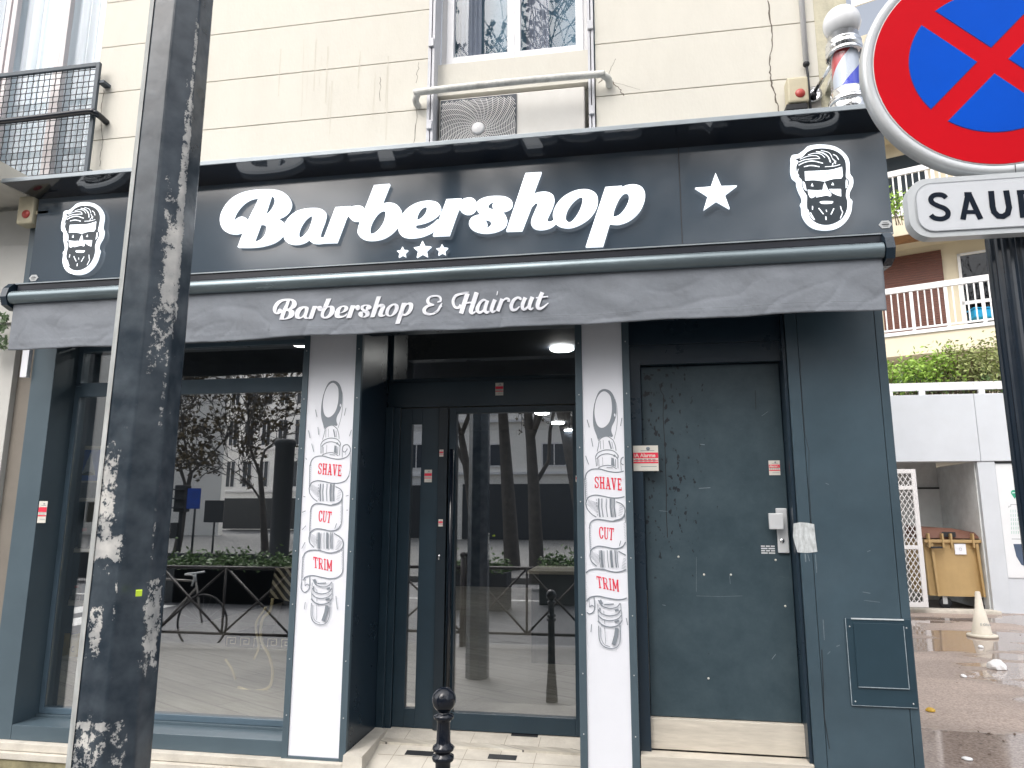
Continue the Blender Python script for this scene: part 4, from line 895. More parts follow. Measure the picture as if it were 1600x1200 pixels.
bx('floor',PLANK,ir,-5.2,1.3,4.27,13,.10,.228)
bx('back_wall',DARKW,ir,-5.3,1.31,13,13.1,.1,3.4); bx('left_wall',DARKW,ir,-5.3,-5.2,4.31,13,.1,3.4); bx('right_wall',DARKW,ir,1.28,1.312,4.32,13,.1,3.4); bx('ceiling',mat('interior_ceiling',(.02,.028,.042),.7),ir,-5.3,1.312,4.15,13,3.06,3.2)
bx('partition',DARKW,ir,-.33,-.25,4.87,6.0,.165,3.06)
for (px,py) in ((878,554),(230,570),(330,583),(847,651),(872,666),(891,677),(472,546),(700,652)):
    c=atz(px,py,2.99); c=Vector((-4.1,4.9,2.99)) if px==230 else Vector((-2.9,5.0,2.99)) if px==330 else c; e=MB(); e.lathe([(.001,.012),(.10,.012),(.11,.018),(.11,.03)],(c.x,c.y,3.02),24)  # the two hand-placed lights are added to brighten shelves and chair
    o=e.build('ceiling_light',mat('lamp_disc',(.9,.9,.9),.4,var=0,emit=(1,.98,.94),es=30))
    lab={230:'unseen ceiling light added behind the lamp post to brighten the shelves',330:'extra ceiling light added inside the display window to brighten the barber chair',878:'largest round ceiling light, above the entrance transom',847:'round ceiling light seen high in the entrance door glass, leftmost of three',872:'middle one of three round ceiling lights in the door glass',891:'smallest round ceiling light near the right edge of the door glass',472:'round ceiling light at the top right corner of the display window',700:'round ceiling light just left of the entrance door glass'}[px]
    tag(o,lab,'ceiling light','round ceiling lights inside the barbershop')
# display shelf
se=empty('display_shelf',(-4.1,4.6,.165),'narrow display shelving with pale boards behind the left of the window','shelf')
YS_=4.38; xl_=at(62,900,YS_).x-.2; xr_=at(163,800,YS_).x
lv=[at(120,y,YS_).z for y in (697,778,858,941,1028)]
for i,z in enumerate(lv): bx('board',mat('pale_board',(.78,.72,.58),.5,var=.1),se,xl_,xr_,YS_,YS_+.3,z-.022,z,bev=.002)
f=MB(); f.box(xr_,xr_+.03,YS_,YS_+.3,.168,lv[0]+.02,bev=.002); f.build('upright',mat('yellow_upright',(.66,.58,.30),.5),se)
bx('back_board',mat('shelf_back',(.03,.035,.04),.7),se,xl_,xr_,YS_+.31,YS_+.33,.9,lv[0])
bot=[('dark hair product bottle with white label',(.03,.03,.035)),('black jar',(.02,.02,.02)),('red capped bottle',(.25,.03,.03)),('grey bottle',(.25,.25,.26))]
hc=['second','third','fourth','fifth']
for i,z in enumerate(lv[1:4]):
    k=0; x=xl_+.16
    while x<xr_-.05:
        h_=random.uniform(.09,.17); r_=random.uniform(.02,.032); cl=random.choice([(.02,.02,.025),(.3,.28,.25),(.12,.02,.02),(.05,.08,.12),(.4,.4,.4)])
        e=empty('bottle',(x,YS_+.1,z),'small %s product bottle on the %s shelf board, place %d from the left'%({.02:'black',.3:'beige',.12:'dark red',.05:'navy',.4:'grey'}[cl[0]],hc[i],k+1),'bottle','hair product bottles on the display shelf')
        m_=mat('bottle_%d'%int(cl[0]*100),cl,.25)
        MB().lathe([(.001,0),(r_,0),(r_,h_*.7),(r_*.45,h_*.8),(r_*.45,h_*.86)],(x,YS_+.1,z+.001),14).build('body',m_,e)
        MB().lathe([(r_*.5,h_*.84),(r_*.5,h_),(.001,h_)],(x,YS_+.1,z+.001),12).build('cap',mat('cap_%d'%(k%2),((.5,.5,.5),(.5,.04,.04))[k%2],.3),e)
        x+=r_*2+random.uniform(.02,.04); k+=1
for i,(px0,px1,w_) in enumerate(((80,94,'left'),(105,121,'right'))):
    a=at(px0,1027,YS_-.0); c=at(px1,993,YS_); e=empty('product_box',((a.x+c.x)/2,YS_+.05,a.z),'yellow cardboard product box on the lowest shelf board, the %s one of two'%w_,'box','yellow product boxes on the lowest board')
    bx('carton',mat('yellow_card',(.62,.48,.15),.6,var=.08),e,a.x,c.x,YS_+.01,YS_+.09,a.z+.002,c.z,bev=.002)
    q_=(a.x+c.x)/2; strokes('emblem',[([(q_+.013*math.cos(t*.5),(a.z+c.z)/2-.02+.016*math.sin(t*.5)) for t in range(2,12)],.004)],YS_+.01,BLACK,e)
a=at(100,993,YS_);e=empty('spray_bottle',(a.x,YS_+.16,lv[4]),'slim bottle with red cap standing behind the yellow boxes','bottle')
MB().lathe([(.001,0),(.022,0),(.022,.2),(.008,.25),(.008,.29)],(a.x,YS_+.16,lv[4]+.001),14).build('body',mat('grey_bottle',(.3,.3,.32),.25),e); MB().lathe([(.012,.285),(.012,.32),(.001,.32)],(a.x,YS_+.16,lv[4]+.001),12).build('cap',RED,e)
# blue triangle panel, standing in for a reflected crossing sign
a=at(121,754,4.36); c=at(160,700,4.36)
e=empty('triangle_panel',((a.x+c.x)/2,4.36,a.z),'small blue panel with a pale triangle, standing in for a reflected crossing sign','picture')
bx('frame',mat('sticker_paper',(1,1,1)),e,a.x,c.x,4.36,4.375,a.z,c.z,bev=.003); bx('blue_sheet',mat('panel_blue',(.03,.14,.62),.35,var=.2,vs=10),e,a.x+.012,c.x-.012,4.356,4.3595,a.z+.012,c.z-.012)
m_=(a.x+c.x)/2; H=c.z-a.z
shape('triangle',[[(m_,c.z-.03),(m_-.055,a.z+.05),(m_+.055,a.z+.05)]],4.355,mat('tri_pale',(.6,.66,.72),.4,var=.3,vs=20),e,.001); shape('dark_shape',[smoothloop([(m_-.05,a.z+.05),(m_-.02,a.z+.07),(m_,a.z+.075),(m_+.05,a.z+.052)])],4.354,BLACK,e,.001)
# barber chair
CHX,CHY=at(425,1040,5.6).x,5.6
ch=empty('barber_chair',(CHX,CHY,.165),'ornate dark barber chair with gold piping and striped back behind the window','barber chair')
GOLD=mat('gold_trim',(.85,.74,.45),.3,metal=.3,var=.1); BLK=mat('chair_leather',(.02,.02,.022),.35)
def cp(px,py,Y=CHY): return at(px,py,Y)
f=MB(); f.lathe([(.001,0),(.28,0),(.28,.02),(.08,.05),(.05,.07),(.05,.32),(.001,.32)],(CHX+.15,CHY+.1,.166),28); f.build('pedestal',CHROME,ch)
s0=cp(372,1010); f=MB(); f.box(s0.x,s0.x+.62,CHY-.22,CHY+.32,.50,.60,bev=.03); se_=f.build('seat',BLK,ch)
sts=[]; 
for k in range(5):
    x0=s0.x+.03+k*.115; z0=.52; u=.018
    sts.append(([(x0,z0),(x0,z0+3.3*u),(x0+4*u,z0+3.3*u),(x0+4*u,z0+.8*u),(x0+1.6*u,z0+.8*u),(x0+1.6*u,z0+2.2*u),(x0+2.8*u,z0+2.2*u)],.005))
strokes('key_trim',sts,CHY-.222,GOLD,se_)
f=MB(); f.hexa([(s0.x+.42,CHY-.25,.62),(s0.x+.55,CHY-.25,.62),(s0.x+.55,CHY+.3,.62),(s0.x+.42,CHY+.3,.62),(s0.x+.58,CHY-.25,1.15),(s0.x+.72,CHY-.25,1.15),(s0.x+.72,CHY+.3,1.15),(s0.x+.58,CHY+.3,1.15)]); f.build('backrest',BLK,ch)
def stripe(t,N,L,b):
    tc=N.new('ShaderNodeTexCoord'); w_=N.new('ShaderNodeTexWave'); w_.inputs['Scale'].default_value=9; w_.bands_direction='DIAGONAL'; w_.inputs['Distortion'].default_value=1.2; w_.inputs['Detail'].default_value=0
    L.new(tc.outputs['Object'],w_.inputs[0]); r=N.new('ShaderNodeValToRGB'); r.color_ramp.interpolation='CONSTANT'; r.color_ramp.elements[0].color=(.01,.01,.012,1); r.color_ramp.elements[1].position=.6; r.color_ramp.elements[1].color=(.55,.50,.38,1); L.new(w_.outputs[0],r.inputs[0]); L.new(r.outputs[0],b.inputs['Base Color'])
f=MB(); f.hexa([(s0.x+.40,CHY-.30,.90),(s0.x+.78,CHY-.30,.84),(s0.x+.78,CHY+.3,.84),(s0.x+.40,CHY+.3,.9),(s0.x+.44,CHY-.30,1.12),(s0.x+.80,CHY-.30,1.12),(s0.x+.8,CHY+.3,1.12),(s0.x+.44,CHY+.3,1.12)]); f.build('striped_cushion',ramp_mat('stripes',stripe),ch)
f=MB()
for yy in (CHY-.32,CHY+.34):
    q=[cp(426,935,yy),cp(422,955,yy),cp(410,968,yy),cp(408,1000,yy),cp(420,1024,yy),cp(426,1050,yy),cp(420,1074,yy),cp(395,1080,yy),cp(372,1074,yy)]
    f.tube(smoothopen([(v.x,yy,v.z) for v in q],5),.012,8)
    q=[cp(416,948,yy),cp(400,975,yy),cp(404,1010,yy),cp(397,1030,yy)]; f.tube(smoothopen([(v.x,yy,v.z) for v in q],5),.009,8)
    q=[cp(352,1030,yy),cp(362,1045,yy),cp(368,1062,yy)]; f.tube(smoothopen([(v.x,yy,v.z) for v in q],5),.009,8)
f.build('gold_arm',GOLD,ch)
f=MB(); q=cp(385,1072); f.box(q.x-.15,q.x+.15,CHY-.25,CHY+.3,q.z-.01,q.z+.01,bev=.004); f.build('footrest',GOLD,ch)
# reception counter
c=at(865,1100,6.6); ct=empty('reception_counter',(c.x+.1,6.9,.165),'dark glass fronted reception counter deep behind the entrance door','counter')
bx('body',mat('counter_green',(.06,.085,.085),.15),ct,at(830,1000,6.6).x,at(875,1000,6.6).x+.25,6.6,7.2,.166,1.0,bev=.005); bx('top',mat('pale_board',(1,1,1)),ct,at(830,1000,6.6).x-.03,at(875,1000,6.6).x+.28,6.57,7.23,1.001,1.03,bev=.004)
# =================================================================== NEIGHBOUR SHOP (left)
nb=empty('storefront',(-5,4.1,0),'pale neighbouring shop front with a projecting concrete slab left of the barbershop','shop front')
NW=mat('neighbour_grey',(.52,.52,.50),.7,var=.06,dirt=.2,dirtcol=(.4,.38,.33))
xn=at(44,400,4.02).x
bx('column',NW,nb,-7,xn,4.02,4.5,.0,3.62,bev=.004)
bx('lower_column',mat('taupe_strip',(.20,.18,.155),.7,var=.1),nb,xn+.002,PX0-.004,4.06,4.4,.2,2.9)
bx('upper_fascia',NW,nb,-7,at(104,460,4.0).x-.1,4.0,4.019,2.80,3.35,bev=.003)
a=at(50,262,3.45)
f=MB(); f.box(-7,-4.02,3.55,4.14,3.66,3.80,bev=.004); f.build('concrete_slab',mat('slab_pale',(.60,.58,.53),.8,var=.08,dirt=.3),nb)
f=MB(); f.box(-7,-4.00,3.52,3.549,3.65,3.81,bev=.002); f.build('slab_fascia',GALV,nb)
f=MB(); f.box(-7,-4.35,4.0,4.017,2.55,2.78,bev=.002); f.build('dark_opening',BLACK,nb)
w_=at(43,570,3.99); bx('white_plate',PANELW,nb,w_.x-.03,w_.x+.02,3.97,4.0,at(43,590,3.99).z,2.8,bev=.002)
# a sprig of leaves in the dark opening
f=MB()
for i in range(160):
    c=at(random.uniform(-30,12),random.uniform(488,546),3.9); a=random.uniform(0,6.28); r_=random.uniform(.012,.03)
    u=Vector((math.cos(a),random.uniform(-.5,.5),math.sin(a)))*r_; v=Vector((-math.sin(a),random.uniform(-.5,.5),math.cos(a)))*r_*.5; c=Vector(c)
    f.add([c-u,c+v,c+u,c-v],[(0,1,2,3)])
f.tube([(-4.45,3.92,2.2),(-4.5,3.9,2.75)],.006,5); f.build('leaf_x',BLACK) if 0 else None
o=f.build('hanging_plant',mat('leaf_dark',(.05,.09,.035),.6,var=.4,vs=20),fix=False); tag(o,'dark leafy plant at the left edge below the awning end','plant')
# =================================================================== LAMP POST MAST
MC=Vector((-1.528,2.0)); vd=math.atan2(MC.y,MC.x)   # direction from camera
ms=empty('lamp_post',(MC.x,MC.y,0),'dark octagonal lamp post with scraped flaking paint in front of the display window','lamp post')
side=Vector((math.sin(vd),-math.cos(vd))); tow=Vector((-math.cos(vd),-math.sin(vd)))
angs=[R(152+14+ -45*k) for k in range(8)]
angs=[R(191-45*k) for k in range(8)]
def mast():
    me=bpy.data.meshes.new('shaft'); b=bmesh.new(); uv=b.loops.layers.uv.new('wear')
    zs=[0,.3,.6,.95,1.4,1.9,2.4,2.9,3.5,4.5,6,8]; rings=[]
    for z in zs:
        r=.1155-.0042*z if z<4 else .0987-.004*(z-4)
        rings.append([b.verts.new((side.x*math.cos(a)*r+tow.x*math.sin(a)*r,side.y*math.cos(a)*r+tow.y*math.sin(a)*r,z)) for a in angs])
    for i in range(len(zs)-1):
        for k in range(8):
            f=b.faces.new((rings[i][k],rings[i][(k+1)%8],rings[i+1][(k+1)%8],rings[i+1][k]))
            for l,(u,v) in zip(f.loops,((k,zs[i]),(k+1,zs[i]),(k+1,zs[i+1]),(k,zs[i+1]))): l[uv].uv=(u,v)
    bmesh.ops.recalc_face_normals(b,faces=b.faces); b.to_mesh(me); b.free(); return me
# wear map: u = face index (1 = left visible face, 2 = front, 3 = right), v = height in metres
def mz(py,px=200): return at(px,py,1.92).z
PATCH=[ # u0,v0,ru,rv,threshold bias, greyness
 (2.85,mz(415),.40,.17,.16),(2.95,mz(330),.20,.42,.13),(2.55,mz(340),.35,.16,.02),(2.55,mz(520),.45,.16,.03),(2.45,mz(440),.3,.2,.0),(2.95,mz(180),.09,.42,.10),(2.9,mz(60),.06,.35,-.02),(2.9,mz(560),.12,.3,.02),
 (1.22,mz(790),.45,.20,.09),(1.45,mz(855),.6,.04,.15),(1.7,mz(760),.12,.30,-.05),(2.0,mz(600),.10,.35,-.06),
 (1.35,mz(985),.30,.08,.08),(3.35,mz(985),.50,.14,.12),(3.3,mz(920),.45,.03,.06),(3.0,mz(900),.10,.5,-.02),(3.35,mz(620),.05,.5,-.08),
 (1.6,mz(1135),.75,.015,.10),(1.5,mz(1180),.75,.12,.05),(2.45,mz(1180),.35,.12,.03),(1.3,mz(1110),.3,.02,-.02),(2.3,mz(1150),.3,.08,-.06),(1.95,mz(930),.06,.12,.02),(2.1,mz(1000),.05,.5,-.09)]
def mastmat(t,N,L,b):
    uvn=N.new('ShaderNodeUVMap'); uvn.uv_map='wear'; sp_=N.new('ShaderNodeSeparateXYZ'); L.new(uvn.outputs[0],sp_.inputs[0])
    mp=N.new('ShaderNodeMapping'); mp.inputs['Scale'].default_value=(1,9,1); L.new(uvn.outputs[0],mp.inputs[0])
    n=N.new('ShaderNodeTexNoise'); n.inputs['Scale'].default_value=3.2; n.inputs['Detail'].default_value=10; n.inputs['Roughness'].default_value=.78; L.new(mp.outputs[0],n.inputs[0])
    def M_(op,a,c,d=None):
        m=N.new('ShaderNodeMath'); m.operation=op
        for i,x in enumerate((a,c,d)):
            if x is None: continue
            if isinstance(x,(int,float)): m.inputs[i].default_value=x
            else: L.new(x,m.inputs[i])
        return m.outputs[0]
    cur=None
    for u0,v0,ru,rv,bias in PATCH:
        du=M_('DIVIDE',M_('ABSOLUTE',M_('SUBTRACT',sp_.outputs[0],u0),0),ru); dv=M_('DIVIDE',M_('ABSOLUTE',M_('SUBTRACT',sp_.outputs[1],v0),0),rv)
        dd=M_('POWER',M_('MAXIMUM',du,dv),3.0); val=M_('MULTIPLY_ADD',dd,-.16,bias)
        cur=val if cur is None else M_('MAXIMUM',cur,val)
    tot=M_('ADD',M_('MAXIMUM',cur,-.3),n.outputs[0])
    mask=N.new('ShaderNodeMapRange'); mask.inputs[1].default_value=.545; mask.inputs[2].default_value=.57; L.new(tot,mask.inputs[0])
    # fine chips all over
    v=N.new('ShaderNodeTexNoise'); v.inputs['Scale'].default_value=13; v.inputs['Detail'].default_value=8; v.inputs['Roughness'].default_value=.8; L.new(mp.outputs[0],v.inputs[0])
    chip=N.new('ShaderNodeMapRange'); chip.inputs[1].default_value=.675; chip.inputs[2].default_value=.70; L.new(v.outputs[0],chip.inputs[0])
    mk=M_('MAXIMUM',mask.outputs[0],chip.outputs[0])
    tc=N.new('ShaderNodeTexCoord'); n3=N.new('ShaderNodeTexNoise'); n3.inputs['Scale'].default_value=14; n3.inputs['Detail'].default_value=7; L.new(tc.outputs['Object'],n3.inputs[0])
    base=N.new('ShaderNodeValToRGB'); base.color_ramp.elements[0].position=.35; base.color_ramp.elements[0].color=(.022,.034,.048,1); base.color_ramp.elements[1].position=.8; base.color_ramp.elements[1].color=(.085,.105,.125,1); L.new(n3.outputs[0],base.inputs[0])
    pal=N.new('ShaderNodeValToRGB'); pal.color_ramp.elements[0].color=(.28,.29,.30,1); pal.color_ramp.elements[1].color=(.66,.65,.62,1); pal.color_ramp.elements[0].position=.3; pal.color_ramp.elements[1].position=.65; L.new(n3.outputs[0],pal.inputs[0])
    mx=N.new('ShaderNodeMix'); mx.data_type='RGBA'; L.new(mk,mx.inputs[0]); L.new(base.outputs[0],mx.inputs[6]); L.new(pal.outputs[0],mx.inputs[7]); L.new(mx.outputs[2],b.inputs['Base Color'])
    rg=N.new('ShaderNodeMapRange'); rg.inputs[3].default_value=.18; rg.inputs[4].default_value=.8; L.new(mk,rg.inputs[0]); L.new(rg.outputs[0],b.inputs['Roughness'])
    bp=N.new('ShaderNodeBump'); bp.inputs['Strength'].default_value=.35; bp.inputs['Distance'].default_value=.003; L.new(M_('MULTIPLY_ADD',mk,-1.0,n3.outputs[0]),bp.inputs['Height']); L.new(bp.outputs[0],b.inputs['Normal'])
MM=ramp_mat('mast_paint',mastmat)
mo=bpy.data.objects.new('shaft',mast()); COL.objects.link(mo); mo.parent=ms; mo.data.materials.append(MM)
bvm=mo.modifiers.new('b','BEVEL'); bvm.width=.006; bvm.segments=2; bvm.limit_method='ANGLE'; bvm.angle_limit=R(30)
f=MB(); V=[]
for z in (0,.6,1.2,2,3,4):
    r=.1155-.0042*z; a=angs[0]; a2=angs[1]
    p=MC+(side*math.cos(a2)+tow*math.sin(a2))*(r+.001); q=MC+(side*math.cos(a)+tow*math.sin(a))*(r+.001); q=p.lerp(q,.9)
    p=p+(p-q)*.02; V+=[(p.x,p.y,z),(q.x,q.y,z)]
f.add(V,[(2*i,2*i+1,2*i+3,2*i+2) for i in range(5)]); f.build('bare_edge',mat('bare_edge',(.36,.38,.38),.5,var=.35,vs=9,dirt=.5,dirtcol=(.7,.7,.66)),ms,fix=False)
c=at(217,927,1.88); n2_=tow
f=MB(); f.hexa([Vector((c.x,c.y,c.z))+Vector((side.x*a_,side.y*a_,z_))+Vector((tow.x*t_,tow.y*t_,0)) for z_ in (-.008,.008) for a_,t_ in ((-.008,-.02),(.008,-.02),(.008,.003),(-.008,.003))]); f.build('lime_tape',mat('lime',(.55,.75,.05),.5),ms)
# =================================================================== BOLLARD
k=.00243; bc=at(694,1093,2.75); Z=lambda y: bc.z-(y-1093)*k*.985
prof=[(.001,Z(1074.5))]+[(18.6*k*math.sin(t),bc.z+18.6*k*math.cos(t)) for t in [math.pi*i/16 for i in range(1,14)]]
prof+=[(8.5*k,Z(1111)),(9*k,Z(1113)),(15*k,Z(1115)),(15.8*k,Z(1117.5)),(15*k,Z(1120.5)),(11*k,Z(1123)),(10.2*k,Z(1127)),(10.8*k,Z(1155)),(12*k,Z(1158)),(16*k,Z(1161)),(16.6*k,Z(1164)),(15.5*k,Z(1167)),(11.5*k,Z(1169)),(11.5*k,Z(1172)),(16.2*k,Z(1174)),(17*k,Z(1177.5)),(16*k,Z(1181)),(11.8*k,Z(1184)),(11.5*k,Z(1190)),(13.5*k,.25),(16*k,.22),(16*k,.18),(19*k,.10),(21*k,.0)]
bo=empty('bollard',(bc.x,2.75,0),'glossy black ball topped cast iron bollard standing before the entrance','bollard')
MB().lathe(prof[:15],(bc.x,2.75,0),32).build('ball_finial',BLACKM,bo); MB().lathe(prof[14:],(bc.x,2.75,0),32).build('post',BLACKM,bo)
# =================================================================== TRAFFIC SIGN
TY=1.95; K=TY/2.05
tc_=at(1550,96,TY); ts=empty('traffic_sign',(tc_.x,TY,0),'round red and blue no stopping sign above a white plate on a fluted black post','traffic sign')
ro,rr_,rb=.348*K,.318*K,.2215*K
f=MB(); f.lathe([(.001,.0),(rr_+.004,.0),(rr_+.006,-.003),(ro-.006,-.003),(ro-.001,.001),(ro,.006),(ro,.034),(ro-.008,.038),(ro-.02,.038),(.001,.036)],(tc_.x,TY,tc_.z),96,'Y')
f.build('rim',mat('sign_rim',(.60,.63,.65),.35,metal=.25,var=.05,dirt=.2,dirtcol=(.4,.4,.38)),ts)
circ=lambda r,n=96:[(tc_.x+r*math.cos(2*math.pi*i/n),tc_.z+r*math.sin(2*math.pi*i/n)) for i in range(n)]
shape('white_edge',[circ(rr_+.003)],TY-.0015,mat('reflective_white',(.75,.76,.78),.3,var=.02),ts,.001)
shape('red_face',[circ(rr_)],TY-.0030,REDS,ts,.001)
wb=.030*K
for q in range(4):
    th=q*math.pi/2; 
    # sector around direction th, bounded by the two diagonal bands
    ph=math.asin(wb/rb); a0=-math.pi/4+ph; a1=math.pi/4-ph; ap=wb*math.sqrt(2)
    def sec(r,w_):
        ph=math.asin(w_/r); a0=-math.pi/4+ph; a1=math.pi/4-ph; ap=w_*math.sqrt(2)
        return [(tc_.x+ap*math.cos(th),tc_.z+ap*math.sin(th))]+[(tc_.x+r*math.cos(th+a0+(a1-a0)*i/30),tc_.z+r*math.sin(th+a0+(a1-a0)*i/30)) for i in range(31)]
    shape('blue_sector',[sec(rb,wb)],TY-.0045,BLUES,ts,.001)
    shape('sector_outline',[sec(rb+.0018,wb-.0018)],TY-.0038,mat('outline_dark',(.10,.03,.20),.4),ts,.0005)
def rrect(x0,x1,z0,z1,r,n=8):
    o=[]
    for cx,cz,a0 in ((x1-r,z1-r,0),(x0+r,z1-r,90),(x0+r,z0+r,180),(x1-r,z0+r,270)):
        for i in range(n+1): a=R(a0+90*i/n); o.append((cx+r*math.cos(a),cz+r*math.sin(a)))
    return o
plx0=at(1418,325,TY).x; plx1=2*at(1560,330,TY).x-plx0+.0; plz0,plz1=at(1435,373,TY).z,at(1435,281,TY).z
pr=rrect(plx0,plx1,plz0,plz1,.055)
f=MB(); n=len(pr); f.add([(x,TY-.004,z) for x,z in pr]+[(x,TY+.03,z) for x,z in pr],[tuple(range(n)),tuple(range(2*n-1,n-1,-1))]+[(i,i+n,(i+1)%n+n,(i+1)%n) for i in range(n)])
f.build('plate',mat('sign_rim',(1,1,1)),ts)
shape('plate_face',[rrect(plx0+.020,plx1-.020,plz0+.016,plz1-.016,.042)],TY-.0062,mat('plate_face',(.66,.69,.73),.35,var=.03),ts,.002)
pr2=rrect(plx0+.020,plx1-.020,plz0+.016,plz1-.016,.042); strokes('plate_groove',[(pr2+[pr2[0]],.002)],TY-.0072,mat('groove_grey',(.35,.37,.4),.5),ts)
z3=lambda x,y:(lambda v:(v.x,v.z))(at(1380+x/7.27,230+y/7.27,TY))
sw=.0128
def sg_(pts,sm=1): P=[z3(*p) for p in pts]; return ([tuple(v) for v in smoothopen(P,6)] if sm else P,sw)
def sn(pts,w_=58): 
    m=(z3(100,0)[0]-z3(0,0)[0])/100; P=[z3(*p) for p in pts]; return P,w_*m
LT=[]
P,w_=sn([(700,590),(668,562),(620,552),(560,562),(527,600),(545,645),(610,680),(680,708),(720,750),(712,800),(660,826),(600,825),(555,810),(528,784)]); LT.append(([tuple(v) for v in smoothopen(P,6)],w_))
for a_ in ([(890,835),(948,545)],[(1090,830),(958,545)]): P,w_=sn(a_,60); LT.append((P,w_))
P,w_=sn([(910,750),(1060,748)],48); LT.append((P,w_)); P,w_=sn([(905,548),(990,546)],50); LT.append((P,w_))
P,w_=sn([(1208,512),(1225,690),(1242,750),(1290,796),(1345,800),(1395,768),(1412,700),(1378,506)],64); LT.append((P,w_))
P,w_=sn([(1535,502),(1572,815)],66); LT.append((P,w_)); P,w_=sn([(1500,530),(1700,520)],56); LT.append((P,w_)); P,w_=sn([(1560,665),(1680,660)],52); LT.append((P,w_))
strokes('lettering',LT,TY-.0073,mat('letter_black',(.006,.012,.024),.6,var=.05,spec=.15),ts)
pc=at(1575,390,TY+.1); f=MB(); n=48; V=[]
for z in (0,plz0+.03):
    for i in range(n):
        a=2*math.pi*i/n; r_=.047+.0045*abs(math.sin(a*8)); V.append((pc.x+r_*math.cos(a),TY+.1+r_*math.sin(a),z))
f.add(V,[(i,(i+1)%n,(i+1)%n+n,i+n) for i in range(n)]); f.add(V[:0]+[V[i+n] for i in range(n)],[tuple(range(n))]); f.build('fluted_post',mat('post_navy',(.010,.018,.030),.16,var=.1,bump=.05,bs=20,specks=.1),ts)
bx('back_post',GALV,ts,pc.x-.02,pc.x+.02,TY+.038,TY+.075,plz0+.031,tc_.z+.3); bx('clamp',GALV,ts,pc.x-.1,pc.x+.1,TY+.0305,TY+.037,plz0+.05,plz0+.08)
strokes('rim_joint',[([(tc_.x+.02,tc_.z-ro+.001),(tc_.x+.021,tc_.z-rr_-.004)],.0018)],TY-.0035,BLACK,ts)
# =================================================================== BARBER POLE
BY=3.80; g=at(1315,37,BY); bx_=g.x
bp_=empty('barber_pole',(bx_,BY,3.68),'chrome barber pole with white globe and red blue spiral on the canopy corner','barber pole')
kk=(at(1415,37,BY).x-at(1215,37,BY).x)/200
zz=lambda py: at(1320,py,BY).z
f=MB(); f.sphere((bx_,BY,g.z),29.5*kk,32,20); f.build('globe',mat('opal_globe',(.78,.80,.83),.12,var=0,spec=.6),bp_)
def lr(r,py): return (r*kk,zz(py))
f=MB(); f.lathe([lr(1,54),lr(20,55),lr(24,57),lr(25,66),lr(27,67),lr(28,70),lr(26,72),lr(28,74),lr(28.5,78),lr(26.5,80),lr(27,84),lr(24,86),lr(1,87)],(bx_+.0,BY,0),40); f.build('top_cap',CHROME,bp_)
f=MB(); f.lathe([lr(1,144),lr(25,144),lr(26,147),lr(26,154),lr(29,157),lr(31,160),lr(28,162),lr(29,172),lr(30,190),lr(1,195)],(bx_,BY,0),40); f.build('base_cap',CHROME,bp_)
def spiral(t,N,L,b):
    tc=N.new('ShaderNodeTexCoord'); s=N.new('ShaderNodeSeparateXYZ'); L.new(tc.outputs['Object'],s.inputs[0])
    a=N.new('ShaderNodeMath'); a.operation='ARCTAN2'; L.new(s.outputs[1],a.inputs[0]); L.new(s.outputs[0],a.inputs[1])
    m=N.new('ShaderNodeMath'); m.operation='MULTIPLY_ADD'; m.inputs[1].default_value=1/(2*math.pi); 
    z=N.new('ShaderNodeMath'); z.operation='MULTIPLY_ADD'; z.inputs[1].default_value=-2.05; z.inputs[2].default_value=SPH; L.new(s.outputs[2],z.inputs[0]); L.new(a.outputs[0],m.inputs[0]); L.new(z.outputs[0],m.inputs[2])
    fr=N.new('ShaderNodeMath'); fr.operation='FRACT'; L.new(m.outputs[0],fr.inputs[0])
    r=N.new('ShaderNodeValToRGB'); r.color_ramp.interpolation='CONSTANT'; e=r.color_ramp.elements; W_=(.62,.68,.78,1)
    e[0].color=W_; e[1].position=.30; e[1].color=(.006,.035,.62,1)
    for p_,c_ in ((.5,W_),(.8,(.62,.04,.05,1))): q=e.new(p_); q.color=c_
    L.new(fr.outputs[0],r.inputs[0]); L.new(r.outputs[0],b.inputs['Base Color']); b.inputs['Roughness'].default_value=.3; b.inputs['Coat Weight'].default_value=.6
SPH=.97
o=MB().lathe([lr(21,82),lr(21,146)],(bx_,BY,0),40).build('spiral_drum',ramp_mat('spiral',spiral),bp_)
MB().lathe([lr(24.5,84),lr(24.5,146)],(bx_,BY,0),40).build('glass_tube',glass('pole_glass',tint=(.95,.96,.97),base=.03),bp_)
f=MB()
for py,r_ in ((86,27),(163,29)):
    z=zz(py); f.box(bx_-.02,bx_+.02,BY+.07,4.14,z-.015,z+.015,bev=.003); f.lathe([(r_*kk,z-.012),(r_*kk+.006,z-.012),(r_*kk+.006,z+.012),(r_*kk,z+.012)],(bx_,BY,0),36)
f.lathe([(.05,-.008),(.05,.008),(.001,.008),(.001,-.008),(.05,-.008)],(bx_-.09,4.13,zz(92)),24,'Y'); f.tube([(bx_-.09,4.14,zz(92)),(bx_-.05,3.85,zz(88))],.012,8)
f.build('wall_bracket',CHROME,bp_)
